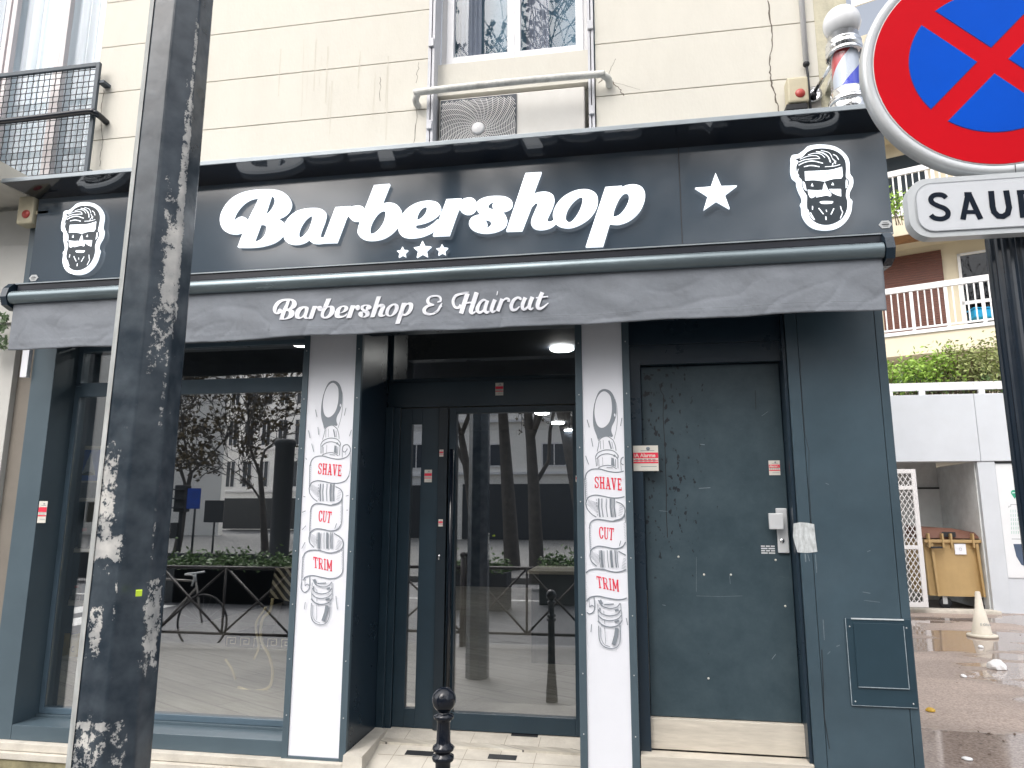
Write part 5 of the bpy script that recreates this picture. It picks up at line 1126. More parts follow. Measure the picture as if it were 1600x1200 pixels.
# =================================================================== RIGHT BACKGROUND
GY=12.8
ga=empty('garage_building',(6,GY,0),'low white garage building with open bin store and planted roof edge','building')
gz=lambda py,px=1480: at(px,py,GY).z
gx=lambda px,py=830: at(px,py,GY).x
zlow,ztop=gz(721),gz(616)
bx('parapet_beam',WHITEG,ga,2.5,gx(1527,670),GY-.0,GY+.25,zlow,ztop,bev=.01); bx('parapet_beam',WHITEG,ga,gx(1527,670)+.006,14,GY+.002,GY+.25,zlow,ztop,bev=.01)
px_=gx(1541,840); px2_=gx(1569,840)
bx('pillar',WHITEG,ga,px_,px2_,GY+.02,GY+.3,0,zlow-.003,bev=.01)
f=MB(); f.box(px_-.02,px_-.002,GY+.1,GY+3,0,zlow-.003); f.build('bay_side_wall',mat('bay_grey',(.66,.69,.70),.8,dirt=.3,dirtcol=(.3,.3,.28)),ga)
bx('bay_back_wall',mat('bay_grey',(1,1,1)),ga,2.0,px_-.021,GY+1.6,GY+1.8,0,zlow+.3); bx('bay_roof',mat('bay_grey',(1,1,1)),ga,2.0,px_+3,GY+.251,GY+3.2,zlow+.1,zlow+.3)
a=at(1438,768,GY+1.6); c=at(1514,762,GY+1.6); bx('bay_door',mat('bay_door',(.74,.78,.79),.7,var=.05),ga,a.x-1,c.x,GY+1.56,GY+1.598,.02,at(1514,764,GY+1.6).z)
bx('door_shadow_gap',BLACK,ga,a.x-1,c.x,GY+1.55,GY+1.599,at(1514,764,GY+1.6).z+.002,at(1514,764,GY+1.6).z+.03)
bx('bay_floor',mat('bay_floor',(.20,.19,.18),.8,var=.2,vs=8),ga,2,px_-.021,GY+.12,GY+2.6,0,.02); 
tag(MB().box(2,px_+.05,GY-.12,GY+.119,-.01,.05,bev=.01).build('bay_kerb',STONE),kind='structure')
bx('right_wall',WHITEG,ga,px2_+.002,14,GY+.06,GY+.3,0,zlow-.003); bx('wall_gap',BLACK,ga,px2_+.003,14,GY+.03,GY+.059,zlow-.03,zlow-.004)
f=MB(); p=at(1527,830,GY+1.2); q=at(1530,790,GY+1.2); f.tube([(p.x,GY+1.2,1.25),(p.x-.03,GY+1.2,q.z)],.035,8); f.build('leaning_bar',BLACK,ga)
# roof edge rail
f=MB(); zr0,zr1=gz(605),gz(592.5); f.box(2.5,14,GY+.3,GY+.36,zr0,zr1,bev=.005)
for px in (1452,1548,1400,1640): x=gx(px,610); f.box(x-.05,x+.05,GY+.305,GY+.355,ztop,zr0)
rl2=f.build('roof_rail',WHITE); tag(rl2,'white rail along the planted roof edge of the garage','railing')
# wall poster with pin and building drawing
pp=empty('wall_poster',(gx(1590),GY,1),'white wall poster with green map pin and a drawn building beside the bin store','poster')
x0=gx(1567,840)+.03
bx('sheet',mat('poster_white',(.70,.73,.76),.5,var=.02),pp,x0,x0+1.6,GY+.045,GY+.058,.55,2.35)
GRN=mat('pin_green',(.03,.33,.20),.5)
wp=lambda x,y:(lambda v:(v.x,v.z))(at(1420+x/7.5,700+y/7.5,GY+.044))
c=wp(1233,525); r_=.045
shape('map_pin',[[(c[0]+r_*math.cos(R(a)),c[1]+r_*math.sin(R(a))) for a in range(-30,211,12)]+[(c[0],c[1]-.10)]],GY+.0435,GRN,pp,.002)
strokes('pin_mark',[([(c[0]-.025,c[1]),(c[0]+.025,c[1]+.002)],.012)],GY+.042,PANELW,pp)
st=[([wp(*p) for p in ((1172,700),(1172,682),(1195,682),(1195,662),(1285,662),(1285,690),(1318,700),(1340,720))],.007),([wp(1205,1066),wp(1400,1068)],.008)]
strokes('building_outline',st,GY+.0435,INK,pp)
st=[]
for r_i in range(6):
    for k_ in range(9):
        x=1195+k_*26+r_i*2; y=722+r_i*50; st.append(([wp(x,y),wp(x,y+34)],.007))
strokes('drawn_windows',st,GY+.0435,mat('mint',(.25,.50,.42),.5),pp)
c=wp(1520,1100); shape('dark_disc',[[wp(*p) for p in ((1225,1125),(1700,1125),(1700,1420),(1420,1400),(1320,1370),(1260,1270))]],GY+.0435,mat('poster_navy',(.06,.09,.15),.5),pp,.002)
# mesh gate
GTY=GY-.25
gt=empty('mesh_gate',(gx(1425),GTY,0),'white metal gate of expanded diamond mesh standing open at the bin store','gate')
gxa=lambda px,py: at(px,py,GTY).x
ta=at(1434,733,GTY); xg1=(gxa(1435,740)+gxa(1441,945))/2+.02; zg1=ta.z
f=MB(); rect_frame(f,xg1-1.0,xg1,.10,zg1,GTY-.02,GTY+.02,.07); zm=[at(1430,y,GTY).z for y in (762,855)]
for z in zm: f.box(xg1-.93,xg1-.07,GTY-.018,GTY+.018,z-.03,z+.03)
f.build('gate_frame',WHITE,gt)
f=MB(); s_=.075; 
x=xg1-2.6
while x<xg1+1.8:
    for sgn in (1,-1):
        # diagonals clipped to the frame
        pts=[]
        for k_ in range(60):
            z=.12+k_*(zg1-.17)/59; xx=x+sgn*(z-.1)*.62
            if xg1-.96<xx<xg1-.04: pts.append((xx,GTY+sgn*.003,z))
        if len(pts)>1: f.tube([pts[0],pts[-1]],.0085,4,False)
    x+=s_
f.build('expanded_mesh',WHITE,gt)
# wheelie bin
bn_y=GY-.0+.25
ba=at(1444,945,bn_y); x0=at(1446,880,bn_y).x; x1=at(1541,880,bn_y).x; yb=bn_y; zb0=at(1480,931,yb).z; zb1=at(1490,843,yb).z
wb_=empty('wheelie_bin',((x0+x1)/2,yb+.4,.02),'large ochre wheeled waste container with brown lid in the bin store','wheelie bin')
OCH=mat('ochre_plastic',(.43,.30,.14),.5,var=.08,vs=3,dirt=.3,dirtcol=(.3,.2,.08)); BRN=mat('brown_lid',(.13,.055,.035),.5,var=.15)
def bulge(x0,x1,y0,y1,z0,z1,inset,n=10,bl=.08):
    b=MB(); V=[]; lev=8
    for j in range(lev+1):
        t=j/lev; ins=inset*(1-t); ring=[]
        X0,X1,Y0,Y1=x0+ins,x1-ins,y0+ins*.6,y1-ins*.4
        ring=[(X0+(X1-X0)*i/n,Y0-bl*math.sin(math.pi*i/n),z0+(z1-z0)*t) for i in range(n+1)]+[(X1,Y1,z0+(z1-z0)*t),(X0,Y1,z0+(z1-z0)*t)]
        V+=ring
    m=n+3; b.add(V,[(j*m+i,j*m+(i+1)%m,(j+1)*m+(i+1)%m,(j+1)*m+i) for j in range(lev) for i in range(m)]); b.add(V[:m],[tuple(range(m))[::-1]]); b.add(V[-m:],[tuple(range(m))]); return b
bulge(x0,x1,yb,yb+.8,zb0,zb1,.025).build('body',OCH,wb_)
f=MB(); f.box(x0-.02,x1+.02,yb-.11,yb-.06,zb1-.05,zb1+.0,bev=.008)
xm1=x0+.14
for t in (.05,.28,.42,.78,.95): xx=x0+(x1-x0)*t; f.box(xx-.014,xx+.014,yb-.13,yb-.04,zb1-.13,zb1+.10,bev=.004)
parts(f,'rim_rib',OCH,wb_)
f=MB()
for t in (.10,.84): xx=x0+(x1-x0)*t; f.hexa([(xx+.02,yb-.09,zb0),(xx+.05,yb-.09,zb0),(xx+.05,yb-.0,zb0),(xx+.02,yb-.0,zb0),(xx-.02,yb-.10,zb1-.06),(xx+.02,yb-.10,zb1-.06),(xx+.02,yb,zb1-.06),(xx-.02,yb,zb1-.06)])
parts(f,'side_rib',OCH,wb_)
f=MB(); f.box(x0+.06,x0+.23,yb-.15,yb-.11,zb1-.14,zb1-.11,bev=.005); f.build('front_handle',BLACK,wb_)
f=MB(); V=[]; nn=14
zl_=zb1+.02
f.add([(x0-.02,yb-.05,zl_),(x1+.03,yb-.05,zl_),(x1+.03,yb+.75,zl_),(x0-.02,yb+.75,zl_),(x0-.02,yb+.1,zl_+.17),(x0+.5,yb+.1,zl_+.16),(x1+.03,yb+.1,zl_+.07),(x1+.03,yb+.7,zl_+.1),(x0-.02,yb+.7,zl_+.2)],[(0,1,6,5,4),(4,5,6,7,8),(1,2,7,6),(0,4,8,3),(2,3,8,7),(0,3,2,1)]); f.build('lid',BRN,wb_)
c=at(1501,858,yb-.1); bx('notice',PANELW,wb_,c.x-.085,c.x+.085,yb-.092,yb-.087,c.z-.085,c.z+.085); strokes('notice_mark',[([(c.x+.02*math.cos(t*.6),c.z+.02*math.sin(t*.6)) for t in range(11)],.004)],yb-.093,INK,wb_)
f=MB(); c=at(1483,836,yb-.06); f.box(c.x-.10,c.x+.10,yb-.06,yb-.04,c.z-.03,c.z+.05); f.build('lid_latch',BLACK,wb_)
for xx in (x0+.26,x1-.05):
    f=MB(); f.lathe([(.001,-.03),(.08,-.03),(.095,-.02),(.095,.02),(.08,.03),(.001,.03)],(xx,yb+.05,.115),20,'Y'); w_=f.build('wheel',BLACK,wb_)
    f=MB(); f.box(xx-.05,xx+.02,yb+.0,yb+.01,.1,zb0); f.box(xx-.05,xx+.02,yb+.09,yb+.1,.1,zb0); parts(f,'fork',GALV,w_)
f=MB(); f.lathe([(.001,-.03),(.08,-.03),(.095,-.02),(.095,.02),(.08,.03),(.001,.03)],(x1+.14,yb+.2,.115),20,'Y'); f.build('wheel',BLACK,wb_)
# traffic cone
cc_=atz(1535,995,0); CH=.50; cr=MB()
tcn=empty('traffic_cone',(cc_.x,cc_.y,0),'dirty faded white traffic cone standing on wet ground before the bin store','cone')
CN=mat('faded_cone',(.62,.58,.50),.6,var=.08,dirt=.4,dirtcol=(.42,.36,.28))
cr.lathe([(.001,CH+.06),(.022,CH+.06),(.03,CH+.05),(.052,.34),(.06,.34),(.115,.04),(.12,.03)],(cc_.x,cc_.y,0),28); cr.build('cone_body',CN,tcn)
cr=MB(); cr.lathe([(.12,.035),(.17,.03),(.175,.02),(.175,.0),(.001,0)],(cc_.x,cc_.y,.002),28); cr.build('base',CN,tcn)
text('print','E Olivo',cc_.x-.05,.15,.042,cc_.y-.098,INK,tcn)
# litter
def blob(name,px,py,r_,m,label,cat,h=.04):
    c=atz(px,py,0); b=bmesh.new(); bmesh.ops.create_icosphere(b,subdivisions=3,radius=r_)
    for v in b.verts: v.co*=1+.5*noise.noise(v.co*9+Vector((px,0,0)))+.25*noise.noise(v.co*25); v.co.z=abs(v.co.z)*h/r_*1.2
    o=MB().frombm(b,Matrix.Translation((c.x,c.y,.004))).build(name,m); tag(o,label,cat); return o
PL=mat('plastic_white',(.75,.76,.78),.4,var=.05)
blob('plastic_bag',1557,1045,.075,PL,'crumpled white plastic bag lying in the puddle','bag',.07)
blob('leaf',1455,1112,.035,mat('yellow_leaf',(.55,.35,.05),.6),'yellow fallen leaf near the foot of the shop wall','leaf',.02)
blob('paper_scrap',1505,1058,.03,PL,'small white paper scrap on the wet asphalt','paper',.02)
blob('paper_scrap',1532,1012,.03,PL,'white litter scrap lying just in front of the cone','paper',.02)
blob('paper_scrap',1512,1187,.03,PL,'tiny white paper scrap at the lower right edge of the ground','paper',.01)
lf=[]
for i in range(34):
    px=random.uniform(1450,1600); py=random.uniform(975,1195); c=atz(px,py,0); a=random.uniform(0,6.3); r_=random.uniform(.008,.022)
    f=MB(); u=Vector((math.cos(a),math.sin(a),.2))*r_; v=Vector((-math.sin(a),math.cos(a),.1))*r_*.5; c=Vector((c.x,c.y,.008))
    f.add([c-u,c+v,c+u,c-v],[(0,1,2,3)]); lf.append(f)
allf=MB()
for f in lf: allf.add(f.v,f.f)
tag(allf.build('leaf_litter',mat('dark_leaf',(.07,.04,.025),.7,var=.6,vs=2),fix=False),'scattered dark leaf bits on the wet asphalt','leaf litter',kind='stuff')
# hedge on the roof
hd=MB(); rng=random.Random(3)
def leafc(b,c,r_,rng,n=1,asp=.45):
    for _ in range(n):
        a=Vector((rng.gauss(0,1),rng.gauss(0,1),rng.gauss(0,.7))).normalized(); d=a.cross(Vector((rng.gauss(0,1),rng.gauss(0,1),rng.gauss(0,1)))).normalized()
        p=Vector(c)+Vector((rng.gauss(0,1),rng.gauss(0,1),rng.gauss(0,1)))*r_*.6
        b.add([p-a*r_,p+d*r_*asp,p+a*r_,p-d*r_*asp],[(0,1,2,3)])
HY=GY+.75
def shrub(name,pxa,pxb,pytop,pybot,m,label,dens,leaf,seed,Y=HY):
    rng=random.Random(seed); a=at(pxa,pybot,Y); c=at(pxb,pytop,Y); o=empty(name,((a.x+c.x)/2,Y,a.z-.3),label,'shrub'); b=MB(); tr=MB()
    W_=c.x-a.x; cl=[(rng.uniform(a.x,c.x),Y+rng.uniform(-.3,.4),a.z+(c.z-a.z)*rng.uniform(.05,1)**.8*(.55+.45*math.sin(math.pi*min(1,max(0,(rng.random())))))) for _ in range(int(dens))]
    for q in cl:
        for _ in range(34): leafc(b,(q[0]+rng.gauss(0,.13),q[1]+rng.gauss(0,.13),q[2]+rng.gauss(0,.10)),leaf,rng)
        tr.tube([(q[0]+rng.gauss(0,.05),Y,a.z-.35),(q[0],q[1],q[2]-.05)],.008,4,False)
    b.build('foliage',m,o,fix=False); tr.build('stem',mat('stem_brown',(.10,.07,.04),.8),o)
G1=mat('leaf_lime',(.26,.42,.06),.5,var=.45,vs=7); G2=mat('leaf_olive',(.25,.29,.10),.5,var=.5,vs=7); G3=mat('leaf_deep',(.09,.16,.05),.5,var=.5,vs=6)
shrub('bushy_shrub',1385,1440,572,612,G1,'bright lime green shrub at the left end of the planted roof',26,.045,1)
shrub('bushy_shrub',1426,1472,552,606,G1,'taller lime green shrub second from the left above the white parapet',30,.045,2)
shrub('bushy_shrub',1470,1530,548,608,G2,'olive green dense shrub in the middle of the planted roof',46,.038,3)
shrub('bushy_shrub',1520,1575,540,606,G2,'tall olive shrub beside the fluted black sign post on the roof',46,.038,4,HY+.1)
shrub('bushy_shrub',1385,1580,588,614,G3,'low dark green hedge filling the bottom behind the white roof rail',46,.035,5,HY+.05)
# balcony building
BP=Vector((7.2,16.6,0)); u=Vector((-.926,.378,0)); nrm=Vector((-.378,-.926,0)) # faces the camera
bb=empty('balcony_building',BP,'cream apartment building with white balcony railings behind the garage','building')
def U(px,py,off=0): 
    v=atp(px,py,BP+nrm*off,nrm); return ((v-BP).dot(u),v.z)
def fb(b,u0,u1,o0,o1,z0,z1):  # box in facade frame: u along, o = outward offset
    if u0>u1:u0,u1=u1,u0
    if o0>o1:o0,o1=o1,o0
    P=[BP+u*a+nrm*o for a,o in ((u0,o0),(u1,o0),(u1,o1),(u0,o1))]
    b.hexa([(p.x,p.y,z0) for p in P]+[(p.x,p.y,z1) for p in P]); return b
DEP=1.1
def bpart(name,m,par,*a): b=MB(); fb(b,*a); return b.build(name,m,par)
e=lambda px,py: U(px,py,0)
# levels from pixels on the balcony front plane (offset 0) at px 1480
zp0=e(1480,549)[1]; zp1=e(1480,513)[1]; zrt0=e(1480,447)[1]; zrt1=e(1480,438)[1]
H3=2.85
Ul,Ur=e(1300,500)[0]+2,e(1700,500)[0]-3
for i in (-1,0,1,2): 
    bpart('balcony_slab',CREAM2,bb,Ul,Ur,-DEP,0,zp0+i*H3,zp1+i*H3) if i>=0 else None
    if i>=0: bpart('slab_edge',WHITE,bb,Ul,Ur,0.0,.04,zp1+i*H3-.05,zp1+i*H3+.03)
bpart('wall',CREAM2,bb,Ul,Ur,-DEP-.3,-DEP,0,14)
bpart('return_wall',CREAM2,bb,Ul-.3,Ul,-6,-DEP,0,14)
def rail(i,label):
    z0=zp1+i*H3+.03; z1=zrt0+i*H3; z2=zrt1+i*H3; r=empty('balcony_railing',BP+Vector((0,0,z0)),label,'railing','white balcony railings behind the garage')
    b=MB(); fb(b,Ul,Ur,-.05,.02,z1,z2); fb(b,Ul,Ur,-.04,.01,z0+.04,z0+.08); b.build('rails',WHITE,r)
    b=MB(); x=Ur; k=0
    while x<Ul: 
        w_=.035 if k%5==0 else .014; fb(b,x-w_,x+w_,-.03,.0,z0+(0 if k%5==0 else .08),z1); x+=.135; k+=1
    b.build('bars',WHITE,r)
rail(0,'white balcony railing in front of the brown shutter, lower storey'); rail(1,'white balcony railing beside the round sign, upper storey'); 
zr_=zp1+2*H3
# windows on the wall plane (offset -DEP)
ew=lambda px,py: U(px,py,-DEP)
s0=ew(1372,400)[0]; s1=ew(1471,400)[0]; zt_s=ew(1440,397)[1]
SHB=mat('brown_shutter',(.14,.055,.04),.55,var=.1)
b=MB(); z=zp1+.02
while z<zt_s: fb(b,s0,s1,-DEP+.02,-DEP+.045,z,z+.052); z+=.06
b.build('roller_shutter',SHB,bb)
bpart('shutter_back',mat('shutter_gap',(.03,.015,.012),.8),bb,s0,s1,-DEP+.002,-DEP+.019,zp1,zt_s)
w0=ew(1495,400)[0]; w1=ew(1600,400)[0]; zwt=ew(1520,394)[1]
b=MB(); fb(b,w0,w0-.06,-DEP+.01,-DEP+.05,zp1,zwt); fb(b,w0,w1,-DEP+.01,-DEP+.05,zwt-.06,zwt); fb(b,w0,w1,-DEP+.01,-DEP+.05,zp1+.75,zp1+.83); fb(b,w0-1.0,w0-1.06,-DEP+.01,-DEP+.05,zp1,zwt); wi=b.build('balcony_window',WHITE,bb)
bpart('pane',glass('far_glass',tint=(.3,.35,.4),base=.02),wi,w0,w1,-DEP+.02,-DEP+.026,zp1,zwt)
bpart('window_dark',mat('room_dark',(.02,.03,.04),.9),bb,w0,w1,-DEP+.001,-DEP+.004,zp1,zwt)
up0=ew(1384,300)[0]+1; up1=ew(1448,300)[0]; 
bpart('window_dark',mat('room_dark',(1,1,1)),bb,up0,up1,-DEP+.001,-DEP+.01,zp1+H3,ew(1440,236)[1])
b=MB()
for k_ in range(3): fb(b,up0-.9-k_*1.0,up0-.95-k_*1.0,-DEP+.01,-DEP+.05,zp1+H3,ew(1440,236)[1])
b.build('window_frame',WHITE,bb)
bpart('dirty_soffit',mat('rust_stain',(.28,.15,.07),.9,var=.3),bb,e(1395,380)[0],e(1450,380)[0],-.6,-.02,zp0+H3-.012,zp0+H3-.002)
a=e(1333,12); bpart('window_frame',WHITE,bb,e(1330,0)[0],e(1375,0)[0],.0,.05,e(1345,8)[1],e(1345,0)[1]+1.5)
# blue items on the balcony
c=U(1533,490,-.5); P_c=BP+u*c[0]+nrm*-.5
cr=empty('laundry_basket',(P_c.x,P_c.y,c[1]-.1),'bright blue plastic box on the lower balcony floor','box')
b=MB(); b.box(P_c.x-.20,P_c.x+.20,P_c.y-.15,P_c.y+.15,c[1]-.12,c[1]+.08,bev=.03); b.build('box_body',mat('sky_plastic',(.01,.38,.72),.4),cr); b=MB(); b.box(P_c.x-.22,P_c.x+.22,P_c.y-.17,P_c.y+.17,c[1]+.081,c[1]+.11,bev=.01); b.build('lid',mat('sky_plastic',(1,1,1)),cr)
# plant on upper balcony
shrub('balcony_plant',1385,1412,300,330,G1,'small green plant behind the upper balcony bars beside the sign',7,.05,9,16.2)
# =================================================================== REFLECTED STREET (behind the camera)
FAC=mat('far_facade_white',(.88,.88,.87),.8,var=.06,vs=.5); FACT=mat('far_facade_tan',(.86,.84,.79),.85,var=.05,vs=.4)
DKW=mat('far_window',(.03,.04,.055),.25); GRM=mat('far_dark',(.03,.035,.04),.6)
def facade(name,label,x0,x1,Y,zt,m,cols,rows,z0,dz_,ww,wh,gf=True,back=6,sill=True):
    o=empty(name,((x0+x1)/2,Y,0),label,'building'); bx('wall',m,o,x0,x1,Y-back,Y,-.1,zt)
    if gf: bx('ground_floor',GRM,o,x0+.3,x1-.3,Y,Y+.06,0,z0-1.0)
    for r_ in range(rows):
        for c_ in range(cols):
            cx=x0+(x1-x0)*(c_+.5)/cols; z=z0+r_*dz_
            f=MB(); rect_frame(f,cx-ww/2,cx+ww/2,z,z+wh,Y,Y+.1,.08); f.box(cx-.03,cx+.03,Y,Y+.09,z,z+wh)
            w_=f.build('window',WHITE,o); bx('pane',DKW,w_,cx-ww/2+.05,cx+ww/2-.05,Y+.002,Y+.03,z+.05,z+wh-.05)
        if sill: bx('string_course',WHITE,o,x0,x1,Y+.0,Y+.25,z0+r_*dz_-.45,z0+r_*dz_-.3)
    bx('cornice',WHITE,o,x0-.1,x1+.1,Y,Y+.5,zt-.4,zt)
    return o
p=rf(150,700,44); q=rf(345,700,44)
facade('blank_gable_building','tall plain tan gable wall reflected at the left of the display window',p.x-14,q.x,-36,24,FACT,1,0,4,3,1,1,gf=False,back=.5)
p=rf(347,700,62); q=rf(446,700,62)
facade('white_apartment_house','white apartment house with tall narrow windows reflected in the display window',p.x,q.x+2,-54,24,FAC,5,6,3.8,3.9,1.0,2.5)
m2=9.0
p=rf(700,700,42,m2); q=rf(905,700,42,m2)
facade('cream_balcony_house','cream house with small window reflected in the entrance door',q.x-7.2,q.x+.5,-32.5,10,FACT,2,2,4.2,3.1,1.5,1.4)
facade('grey_corner_house','wide pale house reflected at the left of the entrance door',p.x-9,q.x-7.4,-34,15,FAC,5,4,4.2,3.1,1.2,1.6)
facade('long_stone_terrace','long pale stone terrace across the avenue to the right',q.x+1,30,-36,17,FAC,12,4,4.5,3.4,1.2,2.0)
facade('far_left_terrace','long cream terrace across the avenue far to the left',-70,-38,-30,17,FACT,10,4,4.5,3.4,1.2,2.0)
BARK=mat('tree_bark',(.075,.07,.065),.9,var=.35,vs=6,bump=.4); LFB=mat('autumn_leaf',(.10,.075,.035),.7,var=.5,vs=3)
def tree(x,y,h,r0,seed,label,leaves=500,lean=0):
    rng=random.Random(seed); o=empty('plane_tree',(x,y,-.02),label,'tree','bare street trees behind the camera'); tb=MB(); lb=MB()
    def br(p,d,L,r,dep):
        pts=[p]; rs=[r]; n=4 if dep<3 else 3
        for i in range(n):
            wb=.035 if dep==0 else .17; d=(d+Vector((rng.gauss(0,wb),rng.gauss(0,wb),rng.gauss(0,.10)+.03))).normalized(); p=p+d*L/n; pts.append(p); rs.append(max(.010,r*(1-.5*(i+1)/n)))
        tb.tube(pts,rs,7 if dep<2 else 4,False)
        if dep>=6:
            for _ in range(3):
                if rng.random()<.8: leafc(lb,p,.07,rng,1,.8)
            return
        k=3 if dep else 4
        for i in range(k):
            a=rng.uniform(0,6.28); sp=rng.uniform(.35,.85); s=d.orthogonal().normalized(); t=d.cross(s)
            nd=(d+(s*math.cos(a)+t*math.sin(a))*sp).normalized(); st=pts[rng.randint(max(1,n-2),n)] if i else p
            br(st,nd,L*rng.uniform(.58,.8),max(.012,rs[-1]*rng.uniform(.6,.85)),dep+1)
    br(Vector((x,y,-.02)),Vector((lean,0,1)).normalized(),h,r0,0)
    tb.build('trunk',BARK,o,fix=False); lb.build('crown',LFB,o,fix=False)
p=rf(752,800,19,m2); tree(p.x,p.y,3.7,.18,11,'bare plane tree reflected at the left of the entrance door glass',lean=-.12)
p=rf(838,800,16.5,m2); tree(p.x,p.y,4.3,.19,12,'thick bare plane tree reflected in the middle of the entrance door glass',lean=.03)
p=rf(405,800,20); tree(p.x+.3,p.y,2.7,.13,13,'leafy plane tree whose branches show in the display window',lean=-.05)
p=rf(300,800,24); tree(p.x-.5,p.y,3.0,.15,14,'plane tree standing left of the traffic light',lean=.1)
tree(-.85,-7,6.6,.2,18,'very tall bare plane tree whose crown reflects in the upper window',lean=-.22)
tree(2.5,-9.5,5.5,.24,15,'bare street tree whose branches reflect in the upper window')
tree(-3.4,-11,5.6,.24,17,'second bare tree reflected in the upper window, further left')
tree(7.5,-10,5,.24,16,'bare plane tree farthest right across the road')
# cross braced street barriers
def barrier(x,y,L,label):
    o=empty('street_barrier',(x+L/2,y,0),label,'barrier','brown cross braced street barriers'); BB=mat('barrier_brown',(.025,.02,.02),.4)
    f=MB(); 
    for xx in (x,x+L): f.tube([(xx,y,0),(xx,y,1.02)],.028,10); f.sphere((xx,y,1.05),.035,12,8)
    f.build('post',BB,o)
    f=MB(); f.tube([(x,y,.9),(x+L,y,.9)],.02,8); f.tube([(x,y,.16),(x+L,y,.16)],.018,8); f.build('rail',BB,o)
    f=MB(); f.tube([(x,y,.16),(x+L/2,y,.9)],.013,6); f.tube([(x,y+.01,.9),(x+L/2,y+.01,.16)],.013,6); f.tube([(x+L/2,y,.16),(x+L,y,.9)],.013,6); f.tube([(x+L/2,y+.01,.9),(x+L,y+.01,.16)],.013,6); f.tube([(x+L/2,y+.02,.16),(x+L/2,y+.02,.9)],.014,6); f.build('cross_brace',BB,o)
barrier(-5.6,.48,1.7,'street barrier on the kerb, farthest left of four'); barrier(-3.75,.48,1.7,'street barrier on the kerb behind the bicycle wheel'); barrier(-2.0,.45,1.45,'street barrier reflected in the entrance door glass')
# bicycle
bw=rf(312,968,8.45); byc=empty('bicycle',(bw.x,bw.y,-.16),'dark road bicycle leaning on the street barrier reflected in the window','bicycle')
by=bw.y-.05; wr_=.335; wz=-.155+wr_
TY_=mat('tyre',(.02,.02,.022),.7); BF=mat('bike_frame',(.20,.19,.18),.35,metal=.3)
for xx in (bw.x,bw.x-1.02):
    f=MB(); f.tube([(xx+wr_*math.cos(t*math.pi/24),by,wz+wr_*math.sin(t*math.pi/24)) for t in range(49)],.014,8,False); w_=f.build('wheel',TY_,byc)
    f=MB()
    for k_ in range(20): a=k_*math.pi/10; f.tube([(xx,by,wz),(xx+.32*math.cos(a),by,wz+.32*math.sin(a))],.0012,4,False)
    f.build('spokes',GALV,w_)
f=MB(); hx=bw.x; 
T_=lambda a,b__,r=.014: f.tube([(a[0],by,a[1]),(b__[0],by,b__[1])],r,8)
hd_=(hx-.13,wz+.50); stp=(hx-.62,wz+.52); bbk=(hx-.55,wz-.05); rw=(hx-1.02,wz)
T_((hx,wz),hd_,.012); T_(hd_,stp); T_((hd_[0]+.02,hd_[1]-.08),bbk,.016); T_(stp,bbk); T_(stp,rw,.009); T_(bbk,rw,.009); f.build('frame',BF,byc)
f=MB(); T_(hd_,(hd_[0]-.02,hd_[1]+.1)); f.tube(smoothopen([(hd_[0]-.02,by-.2,hd_[1]+.1),(hd_[0]-.02,by,hd_[1]+.1),(hd_[0]-.02,by+.2,hd_[1]+.1),(hd_[0]+.1,by+.2,hd_[1]+.08),(hd_[0]+.08,by+.2,hd_[1]-.04)],4),.012,8); f.build('handlebar',GALV,byc)
f=MB(); f.box(stp[0]-.16,stp[0]+.12,by-.05,by+.05,stp[1]+.12,stp[1]+.17,bev=.02); f.tube([(stp[0],by,stp[1]),(stp[0]-.02,by,stp[1]+.12)],.012,8); f.build('saddle',TY_,byc)
# traffic light, blue sign, notice board, kiosk
p=rf(283,800,19); tl=empty('traffic_light',(p.x,p.y,0),'dark traffic light on a post reflected in the display window','traffic light')
z1,z0_=rf(283,758,19).z,rf(283,800,19).z
MB().tube([(p.x,p.y,-.02),(p.x,p.y,z1)],.06,10).build('pole',GRM,tl); MB().box(p.x-.17,p.x+.17,p.y-.15,p.y+.15,z0_,z1,bev=.03).build('signal_head',GRM,tl)
f=MB()
for k_ in range(3): f.box(p.x-.24,p.x+.24,p.y+.15,p.y+.3,z0_+.1+k_*.26,z0_+.14+k_*.26)
f.box(p.x-.25,p.x-.02,p.y-.1,p.y+.1,z0_-.75,z0_-.3,bev=.02); f.build('visor',GRM,tl)
p=rf(305,790,18); bs_=empty('blue_road_sign',(p.x,p.y,0),'blue square road sign on a thin post next to the traffic light','road sign')
c=rf(304,779,18); MB().tube([(p.x,p.y,-.02),(p.x,p.y,c.z+.2)],.03,8).build('pole',GRM,bs_); MB().box(c.x-.2,c.x+.2,p.y+.03,p.y+.05,c.z-.28,c.z+.28,bev=.02).build('panel',mat('far_blue',(.01,.06,.35),.4),bs_)
c=rf(335,799,17); nb_=empty('notice_board',(c.x,c.y,0),'small dark rectangular board on a post reflected in the window','board')
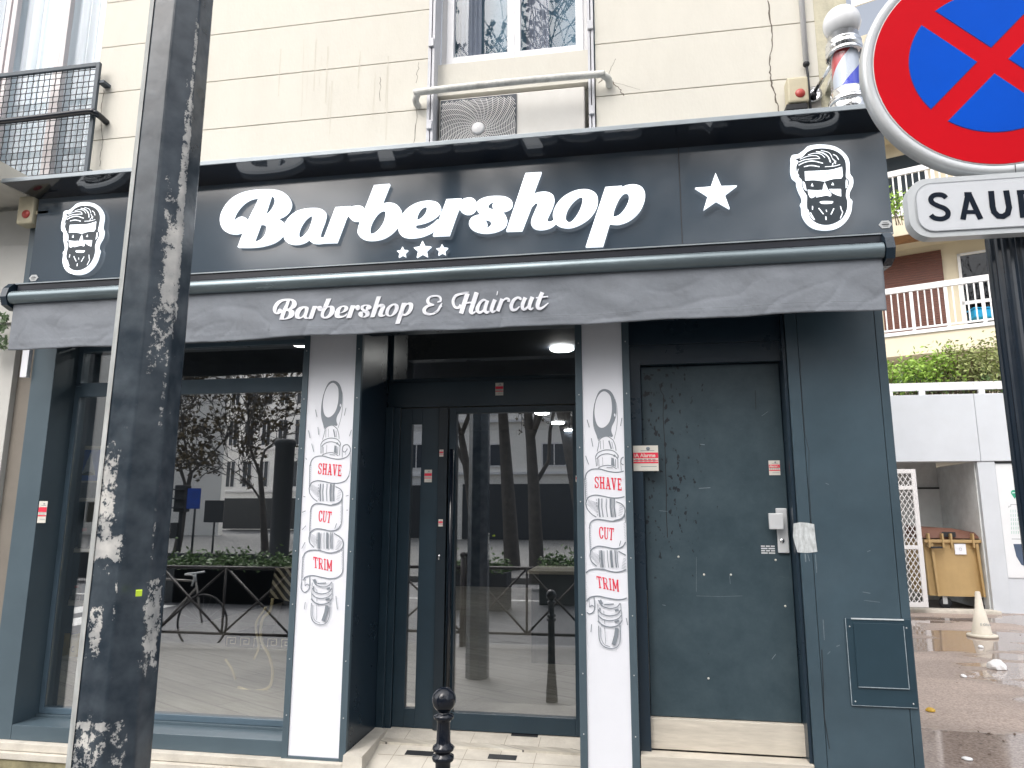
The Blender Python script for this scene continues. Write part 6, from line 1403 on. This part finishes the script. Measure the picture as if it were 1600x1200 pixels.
MB().box(c.x-.26,c.x+.26,c.y,c.y+.05,c.z-.28,c.z+.28,bev=.01).build('panel',GRM,nb_); MB().tube([(c.x,c.y-.03,-.02),(c.x,c.y-.03,c.z+.2)],.025,8).build('pole',GRM,nb_)
a=rf(440,690,16); c=rf(452,690,16); q=rf(446,860,16); bxk=empty('advertising_column',((a.x+c.x)/2,a.y,0),'tall dark advertising column reflected at the right of the display window','column')
MB().lathe([(.001,a.z+.06),(.22,a.z+.05),(.26,a.z),(.26,a.z-.08),(.23,a.z-.12),(.23,.2),(.26,.1),(.26,-.02)],((a.x+c.x)/2,a.y,0),20).build('drum',GRM,bxk)
# planters and cafe things across the road
rngp=random.Random(21)
def planter(x,y,w_,label):
    o=empty('planter',(x,y,-.155),label,'planter','leafy planters across the road'); bx('trough',GRM,o,x-w_/2,x+w_/2,y-.25,y+.25,-.155,.5,bev=.01); b=MB()
    for _ in range(700): leafc(b,(x+rngp.uniform(-w_/2,w_/2),y+rngp.gauss(0,.18),.48+abs(rngp.gauss(0,.13))),.05,rngp)
    b.build('foliage',G3,o,fix=False)
for i,(px,w_,lb_) in enumerate(((300,3.0,'leftmost planter'),(370,3.2,'planter in the middle of the window reflection'),(430,3.0,'planter at the right of the window reflection'))):
    p=rf(px,880,13); planter(p.x,p.y,w_*.72,'dark leafy %s'%lb_)
p=rf(745,870,13,m2); planter(p.x,p.y,1.2,'dark leafy planter reflected at the left of the entrance door'); p=rf(885,870,14,m2); planter(p.x,p.y,1.0,'dark leafy planter reflected at the right of the entrance door')
tag(MB().box(rf(235,880,16).x-9,rf(470,880,16).x+.5,-8.0,-7.75,-.05,.55).build('low_dark_wall',GRM),'low dark wall across the road behind the bicycle','wall')
# street bench-like dark ground floor awning across
for o in list(bpy.data.objects):
    if o.type=='CURVE' or o.name.startswith('tmp'): bpy.data.objects.remove(o)

c=(-1.72,-.55); mh=MB(); mh.lathe([(.001,.004),(.30,.004),(.31,.0)],(c[0],c[1],-.158),28); tag(mh.build('manhole_cover',GRM),'round dark manhole cover in the road seen in the door reflection','manhole cover')
